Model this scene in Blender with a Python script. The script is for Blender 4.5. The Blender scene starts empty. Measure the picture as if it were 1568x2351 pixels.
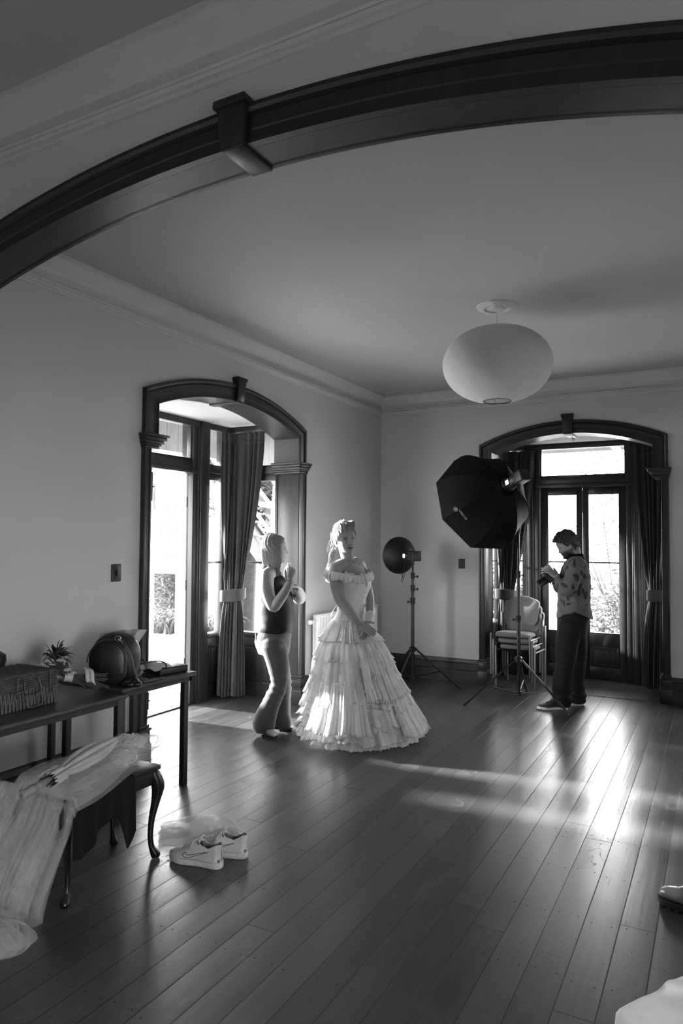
import bpy, bmesh, math, random
from mathutils import Vector, Matrix, noise
random.seed(7)
PI = math.pi
scene = bpy.context.scene
COL = scene.collection

# ---------------------------------------------------------------- camera
CAM_F, CAM_PITCH, CAM_YAW, CAM_ROLL, CAM_H = 1612.7, 0.0412139, 0.492980, 0.0069304, 1.62
IMG_W, IMG_H = 1568.0, 2351.0
fw0 = Vector((-math.sin(CAM_YAW), math.cos(CAM_YAW), 0)); rt0 = Vector((math.cos(CAM_YAW), math.sin(CAM_YAW), 0)); up0 = Vector((0, 0, 1))
FWD = fw0*math.cos(CAM_PITCH) + up0*math.sin(CAM_PITCH)
up1 = up0*math.cos(CAM_PITCH) - fw0*math.sin(CAM_PITCH)
RGT = rt0*math.cos(CAM_ROLL) + up1*math.sin(CAM_ROLL)
UPV = up1*math.cos(CAM_ROLL) - rt0*math.sin(CAM_ROLL)
CAMPOS = Vector((0, 0, CAM_H))
cd = bpy.data.cameras.new('camera')
cam = bpy.data.objects.new('camera', cd); COL.objects.link(cam)
cd.sensor_fit = 'VERTICAL'; cd.sensor_height = 36.0; cd.lens = CAM_F/IMG_H*36.0; cd.clip_start = .05
cam.matrix_world = Matrix(((RGT.x, UPV.x, -FWD.x, 0), (RGT.y, UPV.y, -FWD.y, 0), (RGT.z, UPV.z, -FWD.z, CAM_H), (0, 0, 0, 1)))
scene.camera = cam
def at(px, py, depth):
    'point seen at a spot of the photograph, at a distance along the view axis'
    return CAMPOS + (FWD + RGT*((px-IMG_W/2)/CAM_F) - UPV*((py-IMG_H/2)/CAM_F))*depth

# ---------------------------------------------------------------- world, sun, daylight at the openings, exposure
scene.view_settings.view_transform = 'Standard'; scene.view_settings.look = 'None'
scene.view_settings.gamma = 1.0; scene.view_settings.use_curve_mapping = False
scene.view_settings.exposure = EXPOSURE = 2.72
SKY = 3.2
SUN_ENERGY = 11.0
SUN_DIR = Vector((1.0, .08, -.22))
wd = bpy.data.worlds.new('sky'); scene.world = wd; wd.use_nodes = True
nt = wd.node_tree; nt.nodes.clear()
wo = nt.nodes.new('ShaderNodeOutputWorld'); bg = nt.nodes.new('ShaderNodeBackground')
tc = nt.nodes.new('ShaderNodeTexCoord'); sx = nt.nodes.new('ShaderNodeSeparateXYZ'); mr = nt.nodes.new('ShaderNodeMapRange')
nt.links.new(tc.outputs['Generated'], sx.inputs[0]); nt.links.new(sx.outputs['Z'], mr.inputs['Value'])
mr.inputs['From Min'].default_value = -.05; mr.inputs['From Max'].default_value = .6
mr.inputs['To Min'].default_value = 1.75; mr.inputs['To Max'].default_value = .65
mm = nt.nodes.new('ShaderNodeMath'); mm.operation = 'MULTIPLY'; mm.inputs[1].default_value = SKY
nt.links.new(mr.outputs[0], mm.inputs[0]); nt.links.new(mm.outputs[0], bg.inputs['Strength'])
bg.inputs['Color'].default_value = (1, 1, 1, 1); nt.links.new(bg.outputs[0], wo.inputs[0])
sl = bpy.data.lights.new('sun', 'SUN'); sl.energy = SUN_ENERGY; sl.angle = math.radians(3.0)
sun = bpy.data.objects.new('sun', sl); COL.objects.link(sun)
sun.rotation_euler = SUN_DIR.to_track_quat('-Z', 'Y').to_euler(); sun.location = (-14, 6, 6)
def portal(name, loc, normal, sx_, sy_):
    l = bpy.data.lights.new(name, 'AREA'); l.shape = 'RECTANGLE'; l.size = sx_; l.size_y = sy_; l.cycles.is_portal = True
    o = bpy.data.objects.new(name, l); COL.objects.link(o); o.location = loc
    o.rotation_euler = Vector(normal).to_track_quat('-Z', 'Z').to_euler()
try:
    scene.cycles.use_denoising = True; scene.cycles.denoiser = 'OPENIMAGEDENOISE'
    scene.cycles.max_bounces = 14; scene.cycles.diffuse_bounces = 8; scene.cycles.transparent_max_bounces = 24
    scene.cycles.sample_clamp_indirect = 6.0
except Exception: pass

# ---------------------------------------------------------------- materials
def nmat(name):
    m = bpy.data.materials.new(name); m.use_nodes = True; n = m.node_tree.nodes; b = n['Principled BSDF']
    return m, m.node_tree, b
def N(t, kind, **kw):
    n = t.nodes.new(kind)
    for k, v in kw.items():
        if k in ('operation', 'blend_type', 'feature', 'data_type', 'wave_type', 'bands_direction', 'distance', 'attribute_name', 'noise_dimensions', 'voronoi_dimensions'): setattr(n, k, v)
        else: n.inputs[k].default_value = v
    return n
def g4(v): return (v, v, v, 1)
def ramp(t, fac, stops):
    r = t.nodes.new('ShaderNodeValToRGB'); el = r.color_ramp.elements
    while len(el) < len(stops): el.new(.5)
    for e, (p, c) in zip(el, stops): e.position = p; e.color = g4(c)
    t.links.new(fac, r.inputs[0]); return r.outputs[0]
def coords(t, scale=(1, 1, 1), kind='Object'):
    c = t.nodes.new('ShaderNodeTexCoord'); mp = t.nodes.new('ShaderNodeMapping'); mp.inputs['Scale'].default_value = scale
    t.links.new(c.outputs[kind], mp.inputs[0]); return mp.outputs[0]
def bump(t, b, h, strength=.2, dist=.01):
    bn = t.nodes.new('ShaderNodeBump'); bn.inputs['Strength'].default_value = strength; bn.inputs['Distance'].default_value = dist
    t.links.new(h, bn.inputs['Height']); t.links.new(bn.outputs[0], b.inputs['Normal']); return bn
def simple(name, v, rough=.6, metal=0., var=.12, scale=8., bmp=0., bscale=60., spec=.5, sheen=0.):
    m, t, b = nmat(name)
    co = coords(t); nz = N(t, 'ShaderNodeTexNoise', Scale=scale, Detail=4.); t.links.new(co, nz.inputs['Vector'])
    t.links.new(ramp(t, nz.outputs['Fac'], [(.3, v*(1-var)), (.7, min(1, v*(1+var)))]), b.inputs['Base Color'])
    b.inputs['Roughness'].default_value = rough; b.inputs['Metallic'].default_value = metal; b.inputs['Specular IOR Level'].default_value = spec
    if sheen: b.inputs['Sheen Weight'].default_value = sheen
    if bmp:
        n2 = N(t, 'ShaderNodeTexNoise', Scale=bscale, Detail=3.); t.links.new(co, n2.inputs['Vector']); bump(t, b, n2.outputs['Fac'], bmp, .004)
    return m
def wood(name, v, rough=.38, scale=(18, 18, 1.6), contrast=.35, spec=.4):
    m, t, b = nmat(name)
    co = coords(t, scale); nz = N(t, 'ShaderNodeTexNoise', Scale=1.5, Detail=6., Distortion=1.2); t.links.new(co, nz.inputs['Vector'])
    t.links.new(ramp(t, nz.outputs['Fac'], [(.25, v*(1-contrast)), (.55, v), (.8, v*(1+contrast))]), b.inputs['Base Color'])
    b.inputs['Roughness'].default_value = rough; b.inputs['Specular IOR Level'].default_value = spec
    bump(t, b, nz.outputs['Fac'], .08, .004); return m
def cloth(name, v, rough=.9, trans=0., weave=420., alpha=1., var=.08, lace=False, bmp=.25, sheen=.15):
    m, t, b = nmat(name); out = t.nodes['Material Output']
    co = coords(t); nz = N(t, 'ShaderNodeTexNoise', Scale=14., Detail=4.); t.links.new(co, nz.inputs['Vector'])
    col = ramp(t, nz.outputs['Fac'], [(.3, v*(1-var)), (.7, min(1, v*(1+var)))])
    t.links.new(col, b.inputs['Base Color']); b.inputs['Roughness'].default_value = rough; b.inputs['Specular IOR Level'].default_value = .2; b.inputs['Sheen Weight'].default_value = sheen
    hn = N(t, 'ShaderNodeTexNoise', Scale=55. if lace else 22., Detail=5.); t.links.new(co, hn.inputs['Vector'])
    if lace:
        vo = N(t, 'ShaderNodeTexVoronoi', Scale=70.); vo.feature = 'DISTANCE_TO_EDGE'; t.links.new(co, vo.inputs['Vector']); h = vo.outputs['Distance']
        bump(t, b, h, .6, .006)
    else: bump(t, b, hn.outputs['Fac'], bmp, .006)
    sh = b.outputs[0]
    if trans:
        tr = N(t, 'ShaderNodeBsdfTranslucent'); t.links.new(col, tr.inputs['Color'])
        mx = t.nodes.new('ShaderNodeMixShader'); mx.inputs[0].default_value = trans
        t.links.new(sh, mx.inputs[1]); t.links.new(tr.outputs[0], mx.inputs[2]); sh = mx.outputs[0]
    if alpha < 1:
        tp = t.nodes.new('ShaderNodeBsdfTransparent'); mx = t.nodes.new('ShaderNodeMixShader'); mx.inputs[0].default_value = alpha
        t.links.new(tp.outputs[0], mx.inputs[1]); t.links.new(sh, mx.inputs[2]); sh = mx.outputs[0]
    t.links.new(sh, out.inputs['Surface']); return m
def glass_mat(name='window_glass', refl=.018, tint=.96):
    m, t, b = nmat(name); out = t.nodes['Material Output']; t.nodes.remove(b)
    tp = t.nodes.new('ShaderNodeBsdfTransparent'); tp.inputs[0].default_value = g4(tint)
    gl = t.nodes.new('ShaderNodeBsdfGlossy'); gl.inputs['Roughness'].default_value = .02
    mx = t.nodes.new('ShaderNodeMixShader'); mx.inputs[0].default_value = refl
    t.links.new(tp.outputs[0], mx.inputs[1]); t.links.new(gl.outputs[0], mx.inputs[2]); t.links.new(mx.outputs[0], out.inputs['Surface']); return m
def emit(name, v, strength):
    m, t, b = nmat(name); b.inputs['Base Color'].default_value = g4(v); b.inputs['Emission Color'].default_value = g4(1); b.inputs['Emission Strength'].default_value = strength; return m
def floor_mat():
    m, t, b = nmat('floor_boards')
    c = t.nodes.new('ShaderNodeTexCoord'); s = t.nodes.new('ShaderNodeSeparateXYZ'); t.links.new(c.outputs['Object'], s.inputs[0])
    def M(op, a, bb=None, cc=None):
        n = t.nodes.new('ShaderNodeMath'); n.operation = op
        for i, v in enumerate((a, bb, cc)):
            if v is None: continue
            if isinstance(v, (int, float)): n.inputs[i].default_value = v
            else: t.links.new(v, n.inputs[i])
        return n.outputs[0]
    BW = .1385
    u = M('DIVIDE', M('ADD', s.outputs['X'], 30.031), BW); row = M('FLOOR', u); fx = M('FRACT', u)
    wn = t.nodes.new('ShaderNodeTexWhiteNoise'); wn.noise_dimensions = '1D'; t.links.new(row, wn.inputs['W'])
    v = M('DIVIDE', M('ADD', M('ADD', s.outputs['Y'], 20.0), M('MULTIPLY', wn.outputs['Value'], 3.6)), 3.6); pl = M('FLOOR', v); fy = M('FRACT', v)
    wn2 = t.nodes.new('ShaderNodeTexWhiteNoise'); wn2.noise_dimensions = '2D'
    cb = t.nodes.new('ShaderNodeCombineXYZ'); t.links.new(row, cb.inputs[0]); t.links.new(pl, cb.inputs[1]); t.links.new(cb.outputs[0], wn2.inputs['Vector'])
    gapw = M('MULTIPLY_ADD', wn.outputs['Value'], .014, .007)
    gx = M('LESS_THAN', M('MINIMUM', fx, M('SUBTRACT', 1.0, fx)), gapw)
    gy = M('LESS_THAN', M('MINIMUM', fy, M('SUBTRACT', 1.0, fy)), .0006)
    gap = M('MAXIMUM', gx, gy)
    mp = t.nodes.new('ShaderNodeMapping'); mp.inputs['Scale'].default_value = (34, 1.6, 1); t.links.new(c.outputs['Object'], mp.inputs[0])
    ad = t.nodes.new('ShaderNodeVectorMath'); ad.operation = 'ADD'; t.links.new(mp.outputs[0], ad.inputs[0]); t.links.new(wn2.outputs['Color'], ad.inputs[1])
    gr = N(t, 'ShaderNodeTexNoise', Scale=1.2, Detail=7., Distortion=.6); t.links.new(ad.outputs[0], gr.inputs['Vector'])
    big = N(t, 'ShaderNodeTexNoise', Scale=1.3, Detail=5.); t.links.new(c.outputs['Object'], big.inputs['Vector'])
    base = M('MULTIPLY_ADD', wn2.outputs['Value'], .038, .032)
    base = M('MULTIPLY', base, M('MULTIPLY_ADD', gr.outputs['Fac'], .9, .55)); base = M('MULTIPLY', base, M('MULTIPLY_ADD', big.outputs['Fac'], 1.0, .5))
    # nail holes: pairs across the boards at the joists, plus worn pits
    jy = M('FRACT', M('DIVIDE', M('ADD', s.outputs['Y'], 20.0), .46)); dy = M('MULTIPLY', M('SUBTRACT', jy, .5), .46)
    dxa = M('MULTIPLY', M('SUBTRACT', M('ABSOLUTE', M('SUBTRACT', fx, .5)), .29), BW)
    wob = M('MULTIPLY', M('SUBTRACT', wn2.outputs['Value'], .5), .03)
    dd = M('SQRT', M('ADD', M('POWER', M('ADD', dy, wob), 2.0), M('POWER', dxa, 2.0)))
    nail = M('LESS_THAN', dd, .0042)
    mp2 = t.nodes.new('ShaderNodeMapping'); mp2.inputs['Scale'].default_value = (90, 42, 1); t.links.new(c.outputs['Object'], mp2.inputs[0])
    pn = N(t, 'ShaderNodeTexNoise', Scale=1.0, Detail=2.); t.links.new(mp2.outputs[0], pn.inputs['Vector'])
    pit = M('MULTIPLY', M('GREATER_THAN', pn.outputs['Fac'], .69), M('GREATER_THAN', big.outputs['Fac'], .48))
    dark = M('MAXIMUM', M('MAXIMUM', gap, nail), M('MULTIPLY', pit, .6))
    colv = M('MULTIPLY', base, M('SUBTRACT', 1.0, M('MULTIPLY', dark, .85)))
    # pale scratches
    mp3 = t.nodes.new('ShaderNodeMapping'); mp3.inputs['Scale'].default_value = (1.1, .8, 1); mp3.inputs['Rotation'].default_value = (0, 0, .5); t.links.new(c.outputs['Object'], mp3.inputs[0])
    sc = N(t, 'ShaderNodeTexNoise', Scale=2.2, Detail=3., Distortion=.5); t.links.new(mp3.outputs[0], sc.inputs['Vector'])
    line = M('LESS_THAN', M('ABSOLUTE', M('SUBTRACT', sc.outputs['Fac'], .5)), .0022)
    colv = M('ADD', colv, M('MULTIPLY', line, .035))
    cr = t.nodes.new('ShaderNodeCombineXYZ')
    for i in range(3): t.links.new(colv, cr.inputs[i])
    t.links.new(cr.outputs[0], b.inputs['Base Color'])
    rg = M('ADD', M('MULTIPLY_ADD', gr.outputs['Fac'], .10, .19), M('MULTIPLY', big.outputs['Fac'], .16)); rg = M('ADD', rg, M('MULTIPLY', dark, .4)); rg = M('ADD', rg, M('MULTIPLY', line, .15))
    t.links.new(rg, b.inputs['Roughness']); b.inputs['Specular IOR Level'].default_value = .68
    cup = M('POWER', M('ABSOLUTE', M('SUBTRACT', fx, .5)), 2.0)
    hh = M('SUBTRACT', M('ADD', M('MULTIPLY', gr.outputs['Fac'], .25), M('ADD', M('MULTIPLY', wn2.outputs['Value'], .15), M('MULTIPLY', big.outputs['Fac'], .5))), M('ADD', M('MULTIPLY', dark, .6), M('MULTIPLY', cup, 1.2)))
    bump(t, b, hh, .35, .006); return m
MAT = {}
def mk(): 
    M = MAT
    M['wall'] = simple('plaster_wall', .48, .75, var=.02, scale=2., bmp=.12, bscale=40., spec=.25)
    M['ceil'] = simple('plaster_ceiling', .42, .8, var=.02, scale=1.5, bmp=.06, bscale=30., spec=.2)
    M['moulding'] = simple('painted_moulding', .50, .5, var=.02, spec=.3)
    M['wood'] = wood('varnished_timber', .018, .36)
    M['wood2'] = wood('dark_door_timber', .018, .42)
    M['pale_wood'] = wood('worn_timber', .030, .34)
    M['floor'] = floor_mat()
    M['glass'] = glass_mat()
    M['white_paint'] = simple('white_gloss_paint', .8, .35, var=.03)
    M['black_metal'] = simple('black_metal', .012, .3, .3, spec=.5)
    M['black_plastic'] = simple('black_plastic', .006, .45)
    M['chrome'] = simple('chrome', .55, .2, 1.)
    M['radiator'] = simple('radiator_enamel', .62, .3, var=.02)
    M['curtain'] = cloth('curtain_velvet', .030, .9, trans=.03)
    M['tieback'] = cloth('tieback_cloth', .045, .85)
mk()

# ---------------------------------------------------------------- mesh helpers
class MB:
    def __init__(s): s.v = []; s.f = []
    def add(s, vs, fs):
        o = len(s.v); s.v += [tuple(v) for v in vs]; s.f += [tuple(i+o for i in f) for f in fs]; return s
    def box(s, c, sz, rot=None, taper=1.):
        hx, hy, hz = sz[0]/2, sz[1]/2, sz[2]/2; vs = []
        for z in (-1, 1):
            k = taper if z > 0 else 1.
            for x, y in ((-1, -1), (1, -1), (1, 1), (-1, 1)):
                p = Vector((x*hx*k, y*hy*k, z*hz))
                if rot is not None: p = rot @ p
                vs.append(p + Vector(c))
        return s.add(vs, [(3, 2, 1, 0), (4, 5, 6, 7), (0, 1, 5, 4), (1, 2, 6, 5), (2, 3, 7, 6), (3, 0, 4, 7)])
    def hexa(s, p):   # eight corners: bottom loop then top loop
        return s.add(p, [(3, 2, 1, 0), (4, 5, 6, 7), (0, 1, 5, 4), (1, 2, 6, 5), (2, 3, 7, 6), (3, 0, 4, 7)])
    def tube(s, pts, r, n=10, caps=True, flat=1., upref=None, round_ends=False):
        pts = [Vector(p) for p in pts]; m = len(pts)
        rs = [r]*m if isinstance(r, (int, float)) else list(r)
        if round_ends:
            a = (pts[0]-pts[1]).normalized(); b_ = (pts[-1]-pts[-2]).normalized(); r0, r1 = rs[0], rs[-1]
            pts = [pts[0]+a*r0*k for k in (.98, .8, .45)] + pts + [pts[-1]+b_*r1*k for k in (.45, .8, .98)]
            rs = [r0*.2, r0*.6, r0*.9] + rs + [r1*.9, r1*.6, r1*.2]; m = len(pts)
        tn = []
        for i in range(m):
            d = pts[min(i+1, m-1)]-pts[max(i-1, 0)]; tn.append(d.normalized() if d.length > 1e-9 else Vector((0, 0, 1)))
        u = Vector(upref) if upref is not None else (Vector((0, 0, 1)) if abs(tn[0].z) < .9 else Vector((1, 0, 0)))
        vs = []
        for i in range(m):
            x = u - tn[i]*u.dot(tn[i])
            if x.length < 1e-6: x = tn[i].orthogonal()
            x.normalize(); u = x; y = tn[i].cross(x)
            for k in range(n):
                a = 2*PI*k/n; vs.append(pts[i] + x*(math.cos(a)*rs[i]*flat) + y*(math.sin(a)*rs[i]))
        fs = [(i*n+k, i*n+(k+1) % n, (i+1)*n+(k+1) % n, (i+1)*n+k) for i in range(m-1) for k in range(n)]
        if caps: fs += [tuple(reversed(range(n))), tuple((m-1)*n+k for k in range(n))]
        return s.add(vs, fs)
    def cyl(s, a, b, r, r2=None, n=14): return s.tube([a, b], [r, r if r2 is None else r2], n)
    def rings(s, R, n=24, caps=True):   # R: list of (center, xaxis vector, yaxis vector) ellipse rings
        vs = []
        for c, x, y in R:
            c, x, y = Vector(c), Vector(x), Vector(y)
            for k in range(n):
                a = 2*PI*k/n; vs.append(c + x*math.cos(a) + y*math.sin(a))
        m = len(R); fs = [(i*n+k, i*n+(k+1) % n, (i+1)*n+(k+1) % n, (i+1)*n+k) for i in range(m-1) for k in range(n)]
        if caps: fs += [tuple(reversed(range(n))), tuple((m-1)*n+k for k in range(n))]
        return s.add(vs, fs)
    def lathe(s, prof, c=(0, 0, 0), n=24, ax=None):   # prof (r, h)
        q = Vector((0, 0, 1)).rotation_difference(Vector(ax)) if ax is not None else None; c = Vector(c); R = []
        for r, h in prof:
            x, y, z = Vector((max(r, 1e-5), 0, 0)), Vector((0, max(r, 1e-5), 0)), Vector((0, 0, h))
            if q: x, y, z = q @ x, q @ y, q @ z
            R.append((c+z, x, y))
        return s.rings(R, n)
    def ball(s, c, r, n=16, m=10, rot=None):
        r = (r, r, r) if isinstance(r, (int, float)) else r; c = Vector(c); vs = []
        for i in range(m+1):
            th = PI*i/m
            for k in range(n):
                a = 2*PI*k/n; p = Vector((r[0]*math.sin(th)*math.cos(a), r[1]*math.sin(th)*math.sin(a), r[2]*math.cos(th)))
                if i in (0, m): p.x += 1e-5*math.cos(a); p.y += 1e-5*math.sin(a)
                if rot is not None: p = rot @ p
                vs.append(c+p)
        return s.add(vs, [(i*n+k, (i+1)*n+k, (i+1)*n+(k+1) % n, i*n+(k+1) % n) for i in range(m) for k in range(n)])
    def grid(s, fn, nu, nv, closed_u=False):
        vs = [fn(i/(nu if closed_u else nu-1), j/(nv-1)) for j in range(nv) for i in range(nu)]; cu = nu if closed_u else nu-1
        return s.add(vs, [(j*nu+i, j*nu+(i+1) % nu, (j+1)*nu+(i+1) % nu, (j+1)*nu+i) for j in range(nv-1) for i in range(cu)])
    def poly_prism(s, loop, off):   # loop of points extruded by a vector
        n = len(loop); off = Vector(off); vs = [Vector(p) for p in loop] + [Vector(p)+off for p in loop]
        return s.add(vs, [tuple(reversed(range(n))), tuple(range(n, 2*n))] + [(i, (i+1) % n, n+(i+1) % n, n+i) for i in range(n)])
    def map(s, fn): s.v = [tuple(fn(Vector(p))) for p in s.v]; return s
    def build(s, name, mat, parent=None, smooth=40, bevel=0., seg=2, solid=0., sub=0):
        me = bpy.data.meshes.new(name); me.from_pydata(s.v, [], s.f)
        bm = bmesh.new(); bm.from_mesh(me); bmesh.ops.remove_doubles(bm, verts=bm.verts, dist=1e-6)
        bmesh.ops.recalc_face_normals(bm, faces=bm.faces); bm.to_mesh(me); bm.free()
        if smooth:
            me.shade_smooth(); me.set_sharp_from_angle(angle=math.radians(smooth))
        o = bpy.data.objects.new(name, me); COL.objects.link(o)
        if mat is not None: me.materials.append(MAT[mat] if isinstance(mat, str) else mat)
        if parent is not None: o.parent = parent; o.matrix_parent_inverse = parent_inv(parent)
        if bevel:
            b = o.modifiers.new('bevel', 'BEVEL'); b.width = bevel; b.segments = seg; b.limit_method = 'ANGLE'; b.angle_limit = math.radians(50)
            if not smooth: me.shade_smooth()
        if solid:
            sd = o.modifiers.new('thickness', 'SOLIDIFY'); sd.thickness = solid; sd.offset = 0
        if sub:
            sb = o.modifiers.new('smooth', 'SUBSURF'); sb.levels = sub; sb.render_levels = sub
        return o
def parent_inv(p):
    return world_of(p).inverted()
def world_of(p):
    m = Matrix.LocRotScale(p.location, p.rotation_euler, p.scale)
    return (world_of(p.parent) @ p.matrix_parent_inverse @ m) if p.parent else m
def tag(o, label=None, cat=None, group=None, kind=None):
    if label: o['label'] = label
    if cat: o['category'] = cat
    if group: o['group'] = group
    if kind: o['kind'] = kind
    return o
def thing(name, label, cat, loc=(0, 0, 0), group=None, kind=None):
    o = bpy.data.objects.new(name, None); COL.objects.link(o); o.location = loc; o.empty_display_size = .1
    return tag(o, label, cat, group, kind)
def struct(name, mb, mat, **kw):
    o = mb.build(name, mat, **kw); o['kind'] = 'structure'; return o
def ss(name, label=None):
    o = bpy.data.objects.new(name, None); COL.objects.link(o); o['kind'] = 'structure'
    if label: o['label'] = label
    return o
def spline(pts, n):
    'Catmull-Rom through the points (tuples of any length)'
    P = [tuple(p) for p in pts]; P = [tuple(2*a-b for a, b in zip(P[0], P[1]))] + P + [tuple(2*a-b for a, b in zip(P[-1], P[-2]))]
    m = len(P)-3; out = []
    for i in range(n):
        t = m*i/(n-1); k = min(int(t), m-1); t -= k; a, b, c, d = P[k:k+4]
        out.append(tuple(.5*(2*q+(r-p)*t+(2*p-5*q+4*r-s)*t*t+(3*q-p-3*r+s)*t**3) for p, q, r, s in zip(a, b, c, d)))
    return out
def copy_tree(o, parent=None):
    c = o.copy(); COL.objects.link(c)
    if parent is not None: c.parent = parent; c.matrix_parent_inverse = o.matrix_parent_inverse.copy()
    for ch in [x for x in COL.objects if x.parent == o]: copy_tree(ch, c)
    return c
def smst(a, b, x): t = max(0, min(1, (x-a)/(b-a))); return t*t*(3-2*t)
# ================================================================ the room
XL, XR, YF, YA0, YA1, ZC, YB = -3.69, .83, 7.90, 1.86, 1.97, 3.40, -2.6
LCY, FCX, ACX = 4.92, -1.4375, -1.42
LB = dict(hw=1.13, D=.93, j0=.52, j1=.59, p1=.77)
FB = dict(hw=.99, D=.85, j0=.495, j1=.555, p1=.68)
def ML(p): return Vector((XL-p[1], LCY+p[0], p[2]))
def MF(p): return Vector((FCX+p[0], YF+p[1], p[2]))
def MA(p): return Vector((ACX+p[0], YA0+p[1], p[2]))
# floor runs into both bays
fl = MB()
fl.box(((XL+XR)/2, (YB+YF)/2, -.05), (XR-XL+.3, YF-YB+.0, .1))
fl.box((XL-.15-LB['D']/2+.0, LCY, -.05), (LB['D']+.0, 2*LB['hw']+.16, .1))
fl.box((FCX, YF+FB['D']/2, -.05), (2*FB['hw']+.16, FB['D']+.06, .1))
struct('floor', fl, 'floor', smooth=0)
def arc(hw, zc, za, n=40):
    'points of a flat arch from (-hw, zc) over (0, za) to (hw, zc)'
    r = za-zc; R = (hw*hw+r*r)/(2*r); a0 = math.asin(hw/R)
    return [(R*math.sin(-a0+2*a0*i/n), za-R+R*math.cos(-a0+2*a0*i/n)) for i in range(n+1)]
def wall_with_arch(name, M, u0, u1, hw, zc, za, th, ztop, mat='wall'):
    mb = MB()
    def pr(loop): mb.poly_prism([(u, 0, z) for u, z in loop], (0, th, 0))
    pr([(u0, 0), (-hw, 0), (-hw, ztop), (u0, ztop)]); pr([(hw, 0), (u1, 0), (u1, ztop), (hw, ztop)])
    A = arc(hw, zc, za)
    for a, b in zip(A, A[1:]): pr([a, b, (b[0], ztop), (a[0], ztop)])
    mb.map(M); return struct(name, mb, mat, smooth=0)
# hole sits behind the timber surround
wall_with_arch('wall_left', ML, YA1-.05-LCY, YF-LCY, LB['hw']-.06, 2.66, 2.90, .26, ZC+.1)
wall_with_arch('wall_far', MF, XL-.26-FCX, XR-FCX, FB['hw']-.06, 2.66, 2.88, .26, ZC+.1)
wall_with_arch('wall_arch', MA, XL-ACX, XR-ACX, 1.865, 2.66, 2.98, YA1-YA0, ZC+.1)
w = MB(); w.box((XR+.1, (YA1+YF)/2, 1.75), (.2, YF-YA1+.5, 3.5)); struct('wall_right', w, 'wall', smooth=0)
# near room: back wall, and side walls whose unseen windows are added for fill light
def wall_window(name, M, L0, L1, a0, a1, z0, z1, th, ztop):
    mb = MB()
    for (p, q, r, s) in ((L0, a0, 0, ztop), (a1, L1, 0, ztop), (a0, a1, 0, z0), (a0, a1, z1, ztop)): mb.box(((p+q)/2, th/2, (r+s)/2), (q-p, th, s-r))
    mb.map(M); return struct(name, mb, 'wall', smooth=0)
NRX = 2.6
wall_window('wall_near_left', lambda p: Vector((XL-p[1], p[0], p[2])), YB, YA0+.06, -1.9, -1.1, .9, 2.3, .26, 3.5)
wall_window('wall_near_right', lambda p: Vector((NRX+p[1], p[0], p[2])), YB, YA0+.06, -.8, .6, .8, 2.2, .26, 3.5)
w = MB(); w.box(((XL+NRX)/2, YB-.1, 1.75), (NRX-XL+.5, .2, 3.5)); struct('wall_back', w, 'wall', smooth=0)
w = MB(); w.box(((XR+NRX)/2+.1, YA0+.055, 1.75), (NRX-XR, .11, 3.5)); struct('wall_near_side', w, 'wall', smooth=0)
w = MB(); w.box((XR+(NRX-XR)/2+.1, (YB+YA0)/2, -.05), (NRX-XR, YA0-YB, .1)); struct('floor_near', w, 'floor', smooth=0)
w = MB(); w.box(((XL+XR)/2, (YA1+YF)/2, ZC+.06), (XR-XL+.2, YF-YA1+.2, .12)); struct('ceiling', w, 'ceil', smooth=0)
w = MB(); w.box(((XL+NRX)/2, (YB+YA0)/2, ZC+.06), (NRX-XL+.2, YA0-YB+.1, .12)); struct('ceiling_near', w, 'ceil', smooth=0)
portal('fill_window_right', (NRX+.28, -.1, 1.5), (-1, 0, 0), 1.4, 1.4)  # portals at the two added near-room windows
portal('fill_window_left', (XL-.28, -1.5, 1.6), (1, 0, 0), .8, 1.4)

# cornice and picture rail, swept along each wall (d: distance from the wall, z)
CORN = [(0, 3.30), (.006, 3.315), (.012, 3.322), (.03, 3.335), (.055, 3.352), (.075, 3.372), (.082, 3.378), (.10, 3.382), (.10, 3.40), (0, 3.40)]
RAIL = [(0, 3.178), (.012, 3.180), (.014, 3.196), (.026, 3.200), (.030, 3.214), (.022, 3.226), (.026, 3.236), (0, 3.238)]
def run(mb, prof, a, b, nrm, m0, m1):
    'profile along a wall from a to b; m0/m1: +1 shortens that end by the depth (inside corner)'
    a, b, nrm = Vector(a), Vector(b), Vector(nrm); d = (b-a).normalized(); n = len(prof); vs = []
    for p, m, sg in ((a, m0, 1), (b, m1, -1)):
        for q, z in prof: vs.append(p + nrm*q + d*(sg*m*q) + Vector((0, 0, z)))
    mb.add(vs, [(i, (i+1) % n, n+(i+1) % n, n+i) for i in range(n)] + [tuple(range(n)), tuple(range(n, 2*n))])
for nm, prof in (('cornice', CORN), ('picture_rail', RAIL)):
    for i, (side, a, b, nrm) in enumerate((('left', (XL, YA1, 0), (XL, YF, 0), (1, 0, 0)), ('far', (XL, YF, 0), (XR, YF, 0), (0, -1, 0)), ('right', (XR, YF, 0), (XR, YA1, 0), (-1, 0, 0)),
            ('back', (XR, YA1, 0), (XL, YA1, 0), (0, 1, 0)), ('near', (XL, YA0, 0), (NRX, YA0, 0), (0, -1, 0)), ('near_left', (XL, YB, 0), (XL, YA0, 0), (1, 0, 0)))):
        mb = MB(); run(mb, prof, a, b, nrm, 0 if side == 'near_left' else 1, 0 if side == 'near' else 1)
        struct('trim_%d' % ({'cornice': 10, 'picture_rail': 20}[nm]+i), mb, 'moulding', smooth=30)
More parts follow.
